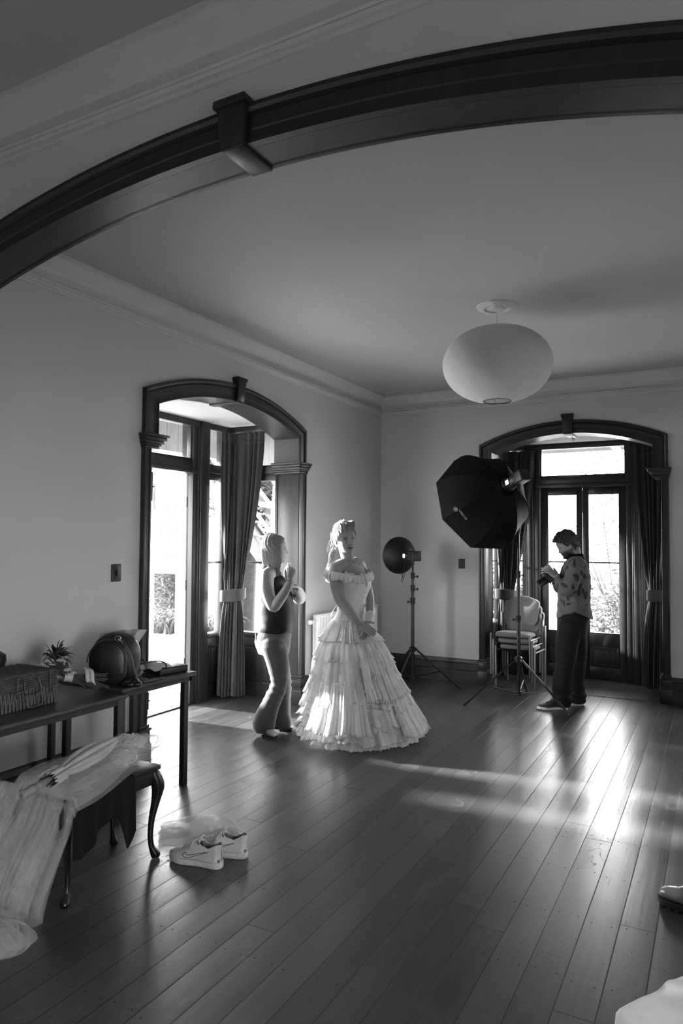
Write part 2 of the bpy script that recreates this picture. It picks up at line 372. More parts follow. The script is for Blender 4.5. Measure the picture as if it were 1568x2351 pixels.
# skirting boards
SK = [(0, 0), (.028, 0), (.028, .135), (.020, .142), (.020, .215), (.026, .222), (.026, .235), (.016, .262), (0, .265)]
def skirting(name, a, b, nrm, m0, m1):
    mb = MB(); run(mb, SK, a, b, nrm, m0, m1); return struct(name, mb, 'wood2', smooth=25)
skirting('baseboard_left', (XL, YA1, 0), (XL, LCY-1.14, 0), (1, 0, 0), 1, 0)
skirting('baseboard_corner', (XL, LCY+1.14, 0), (XL, YF, 0), (1, 0, 0), 0, 1)
skirting('baseboard_far', (XL, YF, 0), (FCX-1.0, YF, 0), (0, -1, 0), 1, 0)
skirting('baseboard_far_right', (FCX+1.0, YF, 0), (XR, YF, 0), (0, -1, 0), 0, 1)
skirting('baseboard_right', (XR, YF, 0), (XR, YA1, 0), (-1, 0, 0), 1, 1)

# arch surround: moulded architrave with flat arch, reveal, keystone, capitals, pilasters on plinths
ARCH_PROF = [(0, 0), (0, .036), (.03, .040), (.13, .040), (.22, .034), (.27, .022), (.32, .026), (.62, .024), (.66, .020), (.92, .022), (.94, .030), (1., .030), (1., 0)]
def surround(M, hw, zc, za, w, depth, capz=(2.29, 2.395), low=.065, both=False, name='trim_1', key=True, n=40, kt=.065, kx=0., kp=0.):
    root = ss(name)
    # legs + arch path, outer and inner points matched
    O = arc(hw, zc, za, n); r = za-zc; R = (hw*hw+r*r)/(2*r); czn = za-R; Ri = R-w; hi = hw-w
    a1 = math.asin(hi/Ri); I = [(Ri*math.sin(-a1+2*a1*i/n), czn+Ri*math.cos(-a1+2*a1*i/n)) for i in range(n+1)]
    O = [(-hw, capz[1]-.02)] + O + [(hw, capz[1]-.02)]; I = [(-hi, capz[1]-.02)] + I + [(hi, capz[1]-.02)]
    mb = MB(); m = len(ARCH_PROF); vs = []
    for (ou, oz), (iu, iz) in zip(O, I):
        for s, t in ARCH_PROF: vs.append((ou+(iu-ou)*s, -t, oz+(iz-oz)*s))
    fs = [(i*m+k, i*m+(k+1) % m, (i+1)*m+(k+1) % m, (i+1)*m+k) for i in range(len(O)-1) for k in range(m)]
    mb.add(vs, fs + [tuple(range(m)), tuple((len(O)-1)*m+k for k in range(m))]); mb.map(M); mb.build('architrave', 'wood', root, smooth=20)
    # reveal lining (has its own thickness)
    mb = MB(); vs = []
    J = [(ou+(iu-ou)*.80, oz+(iz-oz)*.80) for (ou, oz), (iu, iz) in zip(O, I)]
    for (iu, iz), (ju, jz) in zip(I, J): vs += [(iu, .001, iz), (iu, depth, iz), (ju, depth, jz), (ju, .001, jz)]
    mb.add(vs, [(i*4+k, i*4+(k+1) % 4, (i+1)*4+(k+1) % 4, (i+1)*4+k) for i in range(len(I)-1) for k in range(4)]); mb.map(M); mb.build('reveal', 'wood', root, smooth=25)
    if both:
        mb = MB(); vs = []
        for (ou, oz), (iu, iz) in zip(O, I):
            for s, t in ARCH_PROF: vs.append((ou+(iu-ou)*s, both+t, oz+(iz-oz)*s))
        mb.add(vs, fs); mb.map(M); mb.build('architrave', 'wood', root, smooth=20)
    hl = hw-low
    for sg in (-1, 1):
        # capital wraps the jamb: stacked mouldings
        mb = MB()
        for z0, z1, out in ((capz[0], capz[0]+.02, .012), (capz[0]+.02, capz[0]+.035, .022), (capz[0]+.035, capz[0]+.06, .034), (capz[0]+.06, capz[0]+.085, .05), (capz[0]+.085, capz[1], .062)):
            u0, u1 = hi-out*1.3+.02, hw+out*.45+.004; v0, v1 = -.036-out*.8, depth
            mb.box((sg*(u0+u1)/2, (v0+v1)/2, (z0+z1)/2), (u1-u0, v1-v0, z1-z0))
        mb.map(M); mb.build('capital', 'pale_wood', root, smooth=0, bevel=.004)
        mb = MB()   # pilaster below: narrow casing with beads, wide reveal board
        mb.box((sg*(hw+hl)/2, -.012, (capz[0]+.28)/2), (hw-hl, .04, capz[0]-.28)); mb.box((sg*(hw-.008), -.018, (capz[0]+.28)/2), (.02, .044, capz[0]-.28)); mb.box((sg*(hl+.004), -.016, (capz[0]+.28)/2), (.012, .044, capz[0]-.281))
        mb.box((sg*(hl+.012), (depth+.010)/2, (capz[0]+.28)/2), (.03, depth-.010, capz[0]-.282))
        for k in range(2): mb.box((sg*(hl+.012), depth+.012+.018*k, (capz[0]+.28)/2), (.036-.012*k, .012, capz[0]-.28))
        mb.map(M); mb.build('pilaster', 'pale_wood', root, smooth=0, bevel=.003)
        mb = MB()   # plinth
        for z0, z1, o in ((0, .15, .018), (.15, .165, .012), (.165, .245, .010), (.245, .262, .018), (.262, .285, .006)):
            mb.box((sg*(hw+hl-.012)/2, (depth-.036-o)/2, (z0+z1)/2), (hw-hl+.02+2*o, depth+.036+o, z1-z0))
        mb.map(M); mb.build('plinth', 'wood', root, smooth=0, bevel=.004)
    if key:
        mb = MB(); kt, kb = za+kt, za-w-.012
        def ring(z, hwk, v0): return [(-hwk, v0, z), (hwk, v0, z), (hwk, depth if z < za-w*.5 else .0, z), (-hwk, depth if z < za-w*.5 else .0, z)]
        vf = -.052+kp
        mb.hexa([(-.042, vf, kb), (.042, vf, kb), (.042, depth+.01, kb), (-.042, depth+.01, kb), (-.044, vf, kb+.014), (.044, vf, kb+.014), (.044, depth+.01, kb+.014), (-.044, depth+.01, kb+.014)])
        mb.hexa([(-.044, vf, kb+.012), (.044, vf, kb+.012), (.044, .0, kb+.012), (-.044, .0, kb+.012), (-.057, vf-.012, kt-.026), (.057, vf-.012, kt-.026), (.057, 0, kt-.026), (-.057, 0, kt-.026)])
        mb.hexa([(-.066, vf-.022, kt-.026), (.066, vf-.022, kt-.026), (.066, 0, kt-.026), (-.066, 0, kt-.026), (-.064, vf-.020, kt), (.064, vf-.020, kt), (.064, 0, kt), (-.064, 0, kt)])
        mb.map(lambda p: p+Vector((kx, 0, 0)))
        mb.map(M); mb.build('keystone', 'wood', root, smooth=0, bevel=.003)
    return root
surround(ML, LB['hw'], 2.73, 2.965, .145, .26, name='trim_1')
surround(MF, FB['hw'], 2.735, 2.955, .145, .26, name='trim_2')
surround(MA, 1.92, 2.70, 3.050, .132, .125, name='trim_3', both=.11, n=60, kt=.022, kx=.025, kp=.006)
# ================================================================ the two window bays
ZH = 2.82   # bay ceiling
def bars(mb, M, items):
    for (u0, u1, v0, v1, z0, z1) in items:
        b = MB(); b.box(((u0+u1)/2, (v0+v1)/2, (z0+z1)/2), (abs(u1-u0), abs(v1-v0), abs(z1-z0))); b.map(M); mb.add(b.v, b.f)
def raised_panel(mb, M, u0, u1, z0, z1, v, d=.012):
    bars(mb, M, [(u0, u1, v-d, v+.004, z1-.02, z1), (u0, u1, v-d, v+.004, z0, z0+.02), (u0, u0+.02, v-d, v+.004, z0, z1), (u1-.02, u1, v-d, v+.004, z0, z1),
                 (u0+.035, u1-.035, v-d*.6, v+.004, z0+.035, z1-.035)])
def sidelight(name, M, u0, u1, v0, th=.06, zs=.62, label=None):
    'fixed window over a panel, with transom light above: in the plane v0..v0+th'
    root = ss(name); f = MB(); e = .035; v1 = v0+th
    bars(f, M, [(u0, u0+e, v0, v1, 0, ZH), (u1-e, u1, v0, v1, 0, ZH), (u0, u1, v0-.025, v1+.01, zs, zs+.045), (u0, u1, v0-.01, v1, 2.24, 2.31), (u0, u1, v0-.02, v1, 2.31, 2.40),
                (u0, u1, v0, v1, 2.77, ZH), (u0+e, u1-e, v0+.015, v1-.015, 1.378, 1.398)])
    f.build('frame', 'wood', root, smooth=0, bevel=.003)
    p = MB(); bars(p, M, [(u0+e-.005, u1-e+.005, v0+.028, v0+.032, zs+.04, 1.383), (u0+e-.005, u1-e+.005, v0+.028, v0+.032, 1.393, 2.245)]); p.build('pane', 'glass', root, smooth=0)
    p = MB(); bars(p, M, [(u0+e-.005, u1-e+.005, v0+.028, v0+.032, 2.395, 2.775)]); p.build('pane', 'glass', root, smooth=0)
    p = MB(); bars(p, M, [(u0+e, u1-e, v0+.012, v1-.01, .0, zs)])
    raised_panel(p, M, u0+e+.03, u1-e-.03, .14, zs-.08, v0+.012); p.build('panel', 'wood2', root, smooth=0, bevel=.002)
    return root
def leaf(mat, width, sgn, root_name, label):
    'door leaf built closed: hinge at u=0, free edge at u=-sgn*width, v 0..0.045; returned with its pieces as mesh builders'
    W_, T = width, .045
    def L(u): return -sgn*u
    fr = MB(); I = lambda p: p
    bars(fr, I, [(L(0), L(.085), 0, T, .01, 2.292), (L(W_-.068), L(W_), 0, T, .01, 2.292), (L(.085), L(W_-.068), 0, T, 2.195, 2.292), (L(.085), L(W_-.068), 0, T, .40, .56), (L(.085), L(W_-.068), 0, T, .01, .16),
                 (L(.085), L(W_-.068), .012, T-.012, 1.375, 1.393)])
    pn = MB(); bars(pn, I, [(L(.08), L(W_-.06), .012, T-.012, .15, .41)]); u0, u1 = sorted((L(.10), L(W_-.085))); raised_panel(pn, I, u0, u1, .17, .39, .012)
    gl = MB(); bars(gl, I, [(L(.08), L(W_-.06), .020, .024, .555, 1.380), (L(.08), L(W_-.06), .020, .024, 1.388, 2.20)])
    hd = MB(); uc = L(W_-.035)
    bars(hd, I, [(uc-.015, uc+.015, -.006, .0, .98, 1.12)])
    hd.tube([(uc, -.004, 1.08), (uc, -.045, 1.08), (uc+sgn*.02, -.05, 1.08), (uc+sgn*.09, -.05, 1.075)], .008, 8)
    hd.ball((uc, -.02, 1.02), .012, 8, 6)
    return fr, pn, gl, hd
def put_leaf(name, M, hinge_u, v, sgn, width, angle, mats, hmat='chrome', bolts=False):
    root = ss(name); q = Matrix.Rotation(angle, 3, 'Z')
    def P(p): r = q @ Vector(p); return M((hinge_u+r.x, v+r.y, r.z))
    fr, pn, gl, hd = leaf(None, width, sgn, name, '')
    fr.map(P).build('frame', mats[0], root, smooth=0, bevel=.003); pn.map(P).build('panel', mats[1], root, smooth=0, bevel=.002)
    gl.map(P).build('pane', 'glass', root, smooth=0); hd.map(P).build('door_handle', hmat, root, smooth=30)
    if bolts:
        b = MB(); e = -sgn*(width-.012)
        for z0, z1 in ((.06, .22), (1.98, 2.25)): b.box((e, -.006, (z0+z1)/2), (.024, .012, z1-z0)); b.tube([(e, -.014, z0), (e, -.014, z1)], .006, 8); b.ball((e+.012, -.018, (z0+z1)/2), .008, 8, 6)
        b.map(P).build('bolt', 'black_metal', root, smooth=30)
    if mats[0] == 'white_paint':   # dark strip along the hinge-side edge
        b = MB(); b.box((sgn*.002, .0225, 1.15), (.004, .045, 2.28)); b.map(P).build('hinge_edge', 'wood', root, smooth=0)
        for z0 in (.35, 1.12, 1.95): b = MB(); b.tube([(sgn*.008, -.002, z0), (sgn*.008, -.002, z0+.10)], .008, 8); b.map(P).build('hinge', 'black_metal', root)
    return root
def bay(M, B, tag_, side, ids, right_open=0., left_open=0.):
    hw, D, j0, j1, p1 = B['hw'], B['D'], B['j0'], B['j1'], B['p1']
    # bay ceiling, outer posts
    c = MB(); bars(c, M, [(-hw-.1, hw+.1, .20, D+.25, ZH, ZH+.1)]); struct('ceiling_%s_bay' % tag_, c, 'ceil', smooth=0)
    c = MB(); bars(c, M, [(-hw-.02, hw+.02, D-.035, D, 2.755, ZH), (-hw, -hw+.035, .27, D, 2.755, ZH), (hw-.035, hw, .27, D, 2.755, ZH)]); struct('trim_%d' % ids[0], c, 'wood', smooth=0, bevel=.003)
    f = MB()
    for sg in (-1, 1):
        a, b = sorted((sg*j0, sg*j1)); bars(f, M, [(a, b, D-.02, D+.13, 0, ZH)])
        for k, (x0, x1, vv) in enumerate(((j1, j1+.02, .035), (j1+.02, p1-.045, .05), (p1-.045, p1-.02, .04), (p1-.02, p1, .025))):
            a, b = sorted((sg*x0, sg*x1)); bars(f, M, [(a, b, D-vv, D+.10, 0, ZH)])
        a, b = sorted((sg*(hw-.075), sg*(hw+.06))); bars(f, M, [(a, b, D-.04, D+.12, 0, ZH)])
    bars(f, M, [(-j1, j1, D-.03, D+.12, 2.285, 2.33), (-j1, j1, D-.015, D+.12, 2.33, 2.41), (-j1, j1, D-.03, D+.12, 2.77, ZH), (-j0, j0, D-.02, D+.14, -.02, .012)])
    fr = struct('trim_%d' % ids[1], f, 'wood', smooth=0, bevel=.004)
    w = ss('window_%d' % ids[2]); f = MB(); bars(f, M, [(-j0, j0, D, D+.05, 2.41, 2.435), (-j0, j0, D, D+.05, 2.755, 2.775), (-j0, -j0+.02, D, D+.05, 2.41, 2.775), (j0-.02, j0, D, D+.05, 2.41, 2.775)])
    f.build('frame', 'wood', w, smooth=0, bevel=.003); p = MB(); bars(p, M, [(-j0+.015, j0-.015, D+.023, D+.027, 2.43, 2.76)]); p.build('pane', 'glass', w, smooth=0)
    sidelight('window_%d' % (ids[2]+1), M, -hw+.075, -p1, D-.0); sidelight('window_%d' % (ids[2]+2), M, p1, hw-.075, D-.0)
    for k, sg in ((3, -1), (4, 1)):
        def MS(p, sg=sg): return M((sg*(hw-.0)+sg*p[1], p[0], p[2]))
        sidelight('window_%d' % (ids[2]+k), MS, .28, D-.04, .0)
    return
bay(ML, LB, 'left', 'left', (30, 31, 1))
bay(MF, FB, 'far', 'far', (32, 33, 6))
WM = ('white_paint', 'white_paint'); DM = ('wood', 'wood2')
put_leaf('door_1', ML, -.518, LB['D']+.03, -1, .516, 0, DM, bolts=True)
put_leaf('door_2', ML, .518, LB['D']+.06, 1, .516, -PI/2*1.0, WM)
put_leaf('door_3', MF, -.493, FB['D']+.03, -1, .491, 0, DM, 'black_metal')
put_leaf('door_4', MF, .493, FB['D']+.03, 1, .491, 0, DM, 'black_metal', bolts=True)
# white outer lining of the open doorway
m = MB(); bars(m, ML, [(.522, .60, LB['D']+.132, LB['D']+.17, 0, 2.3), (.50, .520, LB['D']+.05, LB['D']+.17, 0.01, 2.28)]); struct('trim_34', m, 'white_paint', smooth=0, bevel=.002)
portal('daylight_left', (XL-LB['D']-.19, LCY, 1.42), (1, 0, 0), 2.3, 2.8)
portal('daylight_far', (FCX, YF+FB['D']+.19, 1.42), (0, -1, 0), 2.0, 2.8)
portal('daylight_left_return', (XL-.6, LCY+LB['hw']+.14, 1.42), (0, -1, 0), .8, 2.8)
portal('daylight_left_return_near', (XL-.6, LCY-LB['hw']-.14, 1.42), (0, 1, 0), .8, 2.8)
portal('daylight_far_return', (FCX-FB['hw']-.14, YF+.55, 1.42), (1, 0, 0), .6, 2.8)
portal('daylight_far_return_right', (FCX+FB['hw']+.14, YF+.55, 1.42), (-1, 0, 0), .6, 2.8)
# ================================================================ outside: decks, veranda, garden
MAT['deck'] = simple('pale_deck', .66, .7, var=.08, scale=3., bmp=.1)
MAT['soil'] = simple('garden_soil', .09, .95, var=.3, scale=6., bmp=.4, bscale=30.)
MAT['veranda'] = wood('veranda_boards', .11, .7, (3, 30, 3))
MAT['beam'] = simple('painted_beam', .6, .6)
MAT['stair_wood'] = simple('weathered_timber', .05, .7)
MAT['post_wood'] = simple('painted_post', .16, .6)
MAT['bark'] = simple('bark', .022, .95, var=.4, scale=12., bmp=.8, bscale=30.)
MAT['leaf'] = cloth('leaves', .040, .6, trans=.35, var=.6, bmp=.05)
MAT['leaf2'] = cloth('pale_leaves', .075, .6, trans=.35, var=.5, bmp=.05)
g = MB(); g.box((-6, 12, -.62), (70, 70, .2)); struct('ground', g, 'soil', smooth=0)
d = MB(); d.box((-7.8, 5.4, -.14), (7.7, 7.6, .2)); struct('deck_left', d, 'deck', smooth=0)
d = MB(); d.box((-1.2, YF+FB['D']+1.55, -.14), (5.6, 2.8, .2)); struct('deck_far', d, 'deck', smooth=0)
r = MB(); r.box((-4.95, 5.2, 3.27), (2.05, 9., .1)); rf = struct('veranda_roof_left', r, 'veranda', smooth=0)
r = MB(); r.box((-1.2, 9.7, 3.02), (5.6, 1.7, .08), Matrix.Rotation(-.06, 3, 'X')); struct('veranda_roof_far', r, 'veranda', smooth=0)
for i, (c, s) in enumerate((((-4.95, 5.95, 3.17), (1.9, .07, .1)), ((-4.95, 4.4, 3.17), (1.9, .07, .1)), ((-4.95, 7.4, 3.17), (1.9, .07, .1)), ((-5.0, 5.2, 3.17), (.07, 8.8, .1)), ((-1.22, 9.75, 2.93), (.07, 1.5, .09)), ((-2.9, 9.75, 2.93), (.07, 1.5, .09)))):
    b = MB(); b.box(c, s); struct('trim_%d' % (40+i), b, 'beam', smooth=0, bevel=.004)
f = MB()
for k in range(46): f.box((-5.93, 1.2+k*.2, 2.96), (.03, .196, .50))
f.box((-5.97, 5.7, 2.96), (.05, 9.2, .48)); struct('veranda_fascia', f, 'veranda', smooth=0)
for i, y in enumerate((3.2, 7.62, 9.6)):
    p = MB(); p.box((-5.86, y, 1.45), (.11, .11, 3.0)); p.box((-5.86, y, .1), (.15, .15, .25)); struct('veranda_post', p, 'post_wood', smooth=0, bevel=.006)
# outside stair: two stringers and treads descending beside the bay
st = thing('stairs', 'pale timber outside stair seen through the window behind the woman with fair hair', 'stairs', (-6.2, 9.2, -.1))
for k, o in enumerate((0, .95)):
    s = MB(); a, b = Vector((-8.3+o*.3, 9.9+o, 2.75)), Vector((-5.2+o*.3, 9.6+o, -.35)); n = Vector((0, .05, 0)); h = Vector((0, 0, .30))
    s.hexa([a-n, b-n, b+n, a+n, a-n+h, b-n+h, b+n+h, a+n+h]); s.build('stringer', 'stair_wood', st, smooth=0)
    for q in (.45, .9):
        s = MB(); s.tube([a+Vector((0, 0, .3+q)), b+Vector((0, 0, .3+q))], .035, 8); s.build('rail', 'veranda', st)
for k in range(12):
    t_ = (k+.5)/12; c = Vector((-8.3, 9.9, 2.8)).lerp(Vector((-5.2, 9.6, -.3)), t_); s = MB(); s.box((c.x+.14, c.y+.48, c.z+.05), (.28, .92, .04)); s.build('tread', 'veranda', st, smooth=0)
def leaves(mb, c, rad, n, size, rng, shape=1.):
    for _ in range(n):
        while True:
            p = Vector((rng.uniform(-1, 1), rng.uniform(-1, 1), rng.uniform(-1, 1)))
            if .35 < p.length < 1: break
        p = Vector(c) + Vector((p.x*rad[0], p.y*rad[1], p.z*rad[2])); s = size*rng.uniform(.6, 1.3)
        a = Vector((rng.uniform(-1, 1), rng.uniform(-1, 1), rng.uniform(-.6, .6))).normalized(); b = a.orthogonal().normalized(); b.rotate(Matrix.Rotation(rng.uniform(0, 6.28), 3, a)); nn = a.cross(b)
        mb.add([p-a*s, p-b*s*.32+nn*s*.12, p+a*s, p+b*s*.32+nn*s*.12], [(0, 1, 2, 3)])
def shrub(name, label, c, rad, n, size, seed, mat='leaf', group=None, cat='shrub'):
    rng = random.Random(seed); t = thing(name, label, cat, (c[0], c[1], -.5), group); s = MB()
    for k in range(7):
        e = Vector(c)+Vector((rng.uniform(-.7, .7)*rad[0], rng.uniform(-.7, .7)*rad[1], rng.uniform(-.2, .6)*rad[2])); b = Vector((c[0]+rng.uniform(-.1, .1), c[1], -.55)); m = (b+e)/2+Vector((0, 0, .2))
        s.tube([b, m, e], [.016, .011, .005], 6)
    s.build('stem', 'bark', t)
    l = MB()
    for k in range(9):
        o = Vector((rng.uniform(-.6, .6)*rad[0], rng.uniform(-.6, .6)*rad[1], rng.uniform(-.6, .6)*rad[2])); leaves(l, Vector(c)+o, [q*.55 for q in rad], n//9, size, rng)
    l.build('foliage', mat, t, smooth=0); return t
shrub('shrub', 'bushy shrub seen low through the far double doors', (-1.0, 14.2, .55), (1.5, .9, 1.15), 5200, .065, 11, 'leaf2')
shrub('shrub', 'tall thin leaved bush filling the upper part of the far door glass', (-2.0, 17.6, 2.6), (2.6, 1.2, 2.2), 1500, .06, 12, 'leaf2', cat='bush')
shrub('shrub', 'round shrub behind the stacked chairs, seen through the narrow side window', (-3.5, 13.2, .6), (.9, .9, 1.1), 1500, .09, 13)
shrub('shrub', 'low shrub outside the curtained side window of the far bay', (1.3, 13.6, .5), (.8, .8, 1.0), 1300, .09, 14)
def px_shrub(label, px, py, dd, rad, n, size, seed, mat='leaf', cat='shrub'):
    c = at(px, py, dd); return shrub('shrub', label, tuple(c), rad, n, size, seed, mat, cat=cat)
px_shrub('ivy clad dark bush seen through the glass of the open white door', 398, 1255, 12.6, (.50, .50, 1.15), 2400, .075, 15)
px_shrub('wide pale hedge far behind the open white door', 385, 1330, 19.0, (1.2, 1.0, 1.1), 2600, .11, 17, 'leaf2', 'hedge')
# strappy plants in planters beside the deck
for q_, (px_, py_, dd_, lab_) in enumerate(((388, 1458, 10.6, 'clump of long arching strap leaves growing outside the open door'), (484, 1440, 10.2, 'clump of arching strap leaves seen through the narrow window beside the open door'))):
    pc_ = at(px_, py_, dd_); pt = thing('strappy_plant', lab_, 'plant', (pc_.x, pc_.y, -.04)); rng = random.Random(5+q_); l = MB()
    for k in range(170):
        a = rng.uniform(0, 2*PI); L_ = rng.uniform(.5, 1.0); b = Vector((pc_.x+rng.uniform(-.2, .2), pc_.y+rng.uniform(-.2, .2), .22)); d_ = Vector((math.cos(a), math.sin(a), 0)); s_ = d_.cross(Vector((0, 0, 1)))*.016; pr = []
        for q in range(6):
            t_ = q/5; c = b + d_*(L_*.45*t_**1.3) + Vector((0, 0, L_*(1.1*t_-.85*t_*t_))); w_ = (1-t_)**.5+.05; pr += [c-s_*w_, c+s_*w_]
        l.add(pr, [(2*i, 2*i+1, 2*i+3, 2*i+2) for i in range(5)])
    l.build('foliage', 'leaf2', pt, smooth=60)
    b = MB(); b.box((pc_.x, pc_.y, .09), (.56, .56, .26)); b.build('planter', 'beam', pt, smooth=0, bevel=.01)
# big tree whose limbs cross the return window
tr = thing('tree', 'large tree with thick crossing limbs seen through the window behind the woman with fair hair', 'tree', tuple(at(566, 1450, 14.5)))
tk = MB()
def limb(pts, rs): 
    P = [at(x, y, dd) for x, y, dd in pts]; tk.tube([Vector(p) for p in spline(P, 14)], [v[0] for v in spline([(r_,) for r_ in rs], 14)], 9)
limb([(548, 1560, 14.5), (556, 1400, 14.4), (566, 1250, 14.2), (572, 1180, 14.)], [.30, .26, .22, .18])
limb([(572, 1185, 14.), (600, 1150, 13.6), (630, 1125, 13.2), (690, 1100, 13.)], [.12, .11, .085, .07])
limb([(572, 1190, 14.), (580, 1140, 14.2), (575, 1090, 14.5), (590, 1020, 14.6)], [.12, .09, .07, .05])
limb([(560, 1185, 14.), (590, 1222, 13.2), (612, 1255, 12.8), (640, 1330, 12.6)], [.11, .09, .08, .07])
limb([(604, 1150, 13.6), (616, 1180, 13.5), (628, 1220, 13.4), (634, 1290, 13.4)], [.07, .06, .05, .04])
limb([(630, 1125, 13.2), (640, 1150, 13.4), (650, 1190, 13.5), (668, 1230, 13.6)], [.05, .04, .03, .025])
limb([(572, 1190, 14.), (540, 1130, 14.), (500, 1100, 14.), (470, 1040, 14.)], [.12, .09, .07, .05])
limb([(580, 1140, 14.2), (610, 1110, 14.4), (640, 1070, 14.6)], [.05, .035, .02])
tk.build('trunk', 'bark', tr)
l = MB(); rng = random.Random(3)
for (x, y, dd, r_, n_) in ((640, 1130, 13.6, .6, 260), (600, 1110, 14, .55, 220), (660, 1190, 13.4, .5, 200), (620, 1180, 14.3, .45, 120), (690, 1150, 13.4, .8, 320), (560, 1110, 14.5, .7, 260), (640, 1240, 14, .35, 90), (520, 1070, 14, .9, 320), (700, 1060, 13.5, 1., 300), (590, 1030, 14.5, .8, 260), (470, 1130, 14, .8, 300)):
    leaves(l, at(x, y, dd), (r_, r_, r_*.7), n_, .10, rng)
l.build('foliage', 'leaf', tr, smooth=0)
shrub('sunbreak', 'thin leafed sapling on the garden side of the deck, out towards the sun', (-12.0, 5.9, 3.0), (.9, 2.0, 1.8), 420, .13, 33, cat='tree')  # unseen foliage added to break up the sunbeam through the door
# ================================================================ curtains
def drape_fn(top, mid, bot, zt, zm, zb, folds, amp, ph=0.):
    T, M_, B_ = [[Vector(p) for p in spline(q, 60)] for q in (top, mid, bot)]
    def at_(Q, u): i = min(int(u*59), 58); return Q[i].lerp(Q[i+1], u*59-i)
    def fn(u, t):     # t 0 top .. 1 bottom
        z = zt+(zb-zt)*t
        if z > zm: k = (zt-z)/(zt-zm); k = k**1.6; p = at_(T, u).lerp(at_(M_, u), k)
        else: k = (zm-z)/(zm-zb); k = 1-(1-k)**2; p = at_(M_, u).lerp(at_(B_, u), k)
        e = .02
        def path(uu): return at_(T, uu).lerp(at_(M_, uu), min(1, max(0, (zt-z)/(zt-zm)))**1.6) if z > zm else at_(M_, uu).lerp(at_(B_, uu), 1-(1-(zm-z)/(zm-zb))**2)
        d = path(min(1, u+e))-path(max(0, u-e)); n = Vector((-d.y, d.x)); n = n.normalized() if n.length > 1e-6 else Vector((1, 0))
        tight = math.exp(-((z-zm)/.16)**2); head = smst(.11, .02, t*(zt-zb))
        f = .75*math.sin(2*PI*folds*(u+.035*math.sin(2*PI*2.3*u+ph))+ph+.5*math.sin(5*u+3*t))+.35*math.sin(2*PI*folds*.43*u+2*ph+1.5*t); f = math.copysign(abs(f)**.8, f)
        a = amp*(1-.55*tight)*(1-.45*head)+amp*.3*math.sin(9*u+4*t+ph)
        return (p.x+n.x*f*a, p.y+n.y*f*a, z+.008*math.sin(14*u) if t > .99 else z)
    return fn
def curtain(label, top, mid, bot, zt, zm, zb, folds, amp, tie_pts, ph=0., tie_h=.115, slope=0.):
    p0 = mid[len(mid)//2]; t = thing('curtain', label, 'curtain', (p0[0], p0[1], 0), 'tied back velvet curtains')
    m = MB(); m.grid(drape_fn(top, mid, bot, zt, zm, zb, folds, amp, ph), folds*9, 60); m.build('drape', 'curtain', t, smooth=80, solid=.006)
    h = MB(); fn = drape_fn(top, mid, bot, zt, zm, zb, folds, amp*.8, ph)
    h.grid(lambda u, v: (lambda q: (q[0], q[1], q[2]))(fn(u, v*.045)), folds*9, 6); o = h.build('heading', 'curtain', t, smooth=80, solid=.016)
    # band that wraps the gathered cloth
    P = [Vector(q) for q in spline([(a, b, 0) for a, b in tie_pts], 40)]; b = MB()
    def band(u, v):
        i = min(int(u*39), 38); q = P[i].lerp(P[i+1], u*39-i); zz = zm+slope*(u-.5)+(v-.5)*tie_h*(.75+.35*math.sin(PI*u))
        return (q.x, q.y, zz)
    b.grid(band, 40, 8); b.build('tieback', 'tieback', t, smooth=60, solid=.01)
    return t
yb = LCY+LB['hw']; xo = XL-LB['D']
curtain('dark velvet curtain tied back in the corner of the bay with the open door',
        [(xo+.10, 5.80), (xo+.10, 5.93), (xo+.13, yb-.07), (xo+.30, yb-.08), (xo+.50, yb-.08)], [(xo+.13, 5.83), (xo+.18, 5.79), (xo+.25, 5.79), (xo+.29, 5.84), (xo+.28, 5.90)],
        [(xo+.11, 5.76), (xo+.17, 5.73), (xo+.25, 5.75), (xo+.32, 5.81), (xo+.36, 5.89)], 2.745, 1.06, .05, 9, .026,
        [(xo+.085, 5.88), (xo+.105, 5.79), (xo+.17, 5.745), (xo+.26, 5.745), (xo+.325, 5.81), (xo+.33, 5.90), (xo+.29, 5.97)], slope=.05)
xa, xb, yo = FCX-FB['hw'], FCX+FB['hw'], YF+FB['D']
curtain('dark velvet curtain with a pale tieback hanging behind the stacked chairs and softbox stand',
        [(xa+.07, yo-.50), (xa+.07, yo-.25), (xa+.11, yo-.10), (xa+.28, yo-.08), (xa+.45, yo-.08)], [(xa+.10, yo-.38), (xa+.14, yo-.42), (xa+.19, yo-.40), (xa+.23, yo-.36), (xa+.25, yo-.31)],
        [(xa+.09, yo-.45), (xa+.14, yo-.46), (xa+.20, yo-.42), (xa+.25, yo-.38), (xa+.29, yo-.33)], 2.745, 1.0, .05, 9, .022,
        [(xa+.05, yo-.34), (xa+.07, yo-.45), (xa+.17, yo-.47), (xa+.27, yo-.40), (xa+.28, yo-.28)], ph=1., slope=-.02)
curtain('dark velvet curtain tied back on the other side of the double doors from the chairs',
        [(xb-.39, yo-.08), (xb-.26, yo-.08), (xb-.12, yo-.10), (xb-.07, yo-.25), (xb-.06, yo-.48)], [(xb-.23, yo-.33), (xb-.20, yo-.38), (xb-.15, yo-.40), (xb-.11, yo-.41), (xb-.08, yo-.40)],
        [(xb-.30, yo-.34), (xb-.24, yo-.40), (xb-.18, yo-.43), (xb-.12, yo-.44), (xb-.06, yo-.42)], 2.745, 1.05, .05, 9, .022,
        [(xb-.245, yo-.28), (xb-.25, yo-.39), (xb-.17, yo-.45), (xb-.08, yo-.46), (xb-.05, yo-.40)], ph=2.)
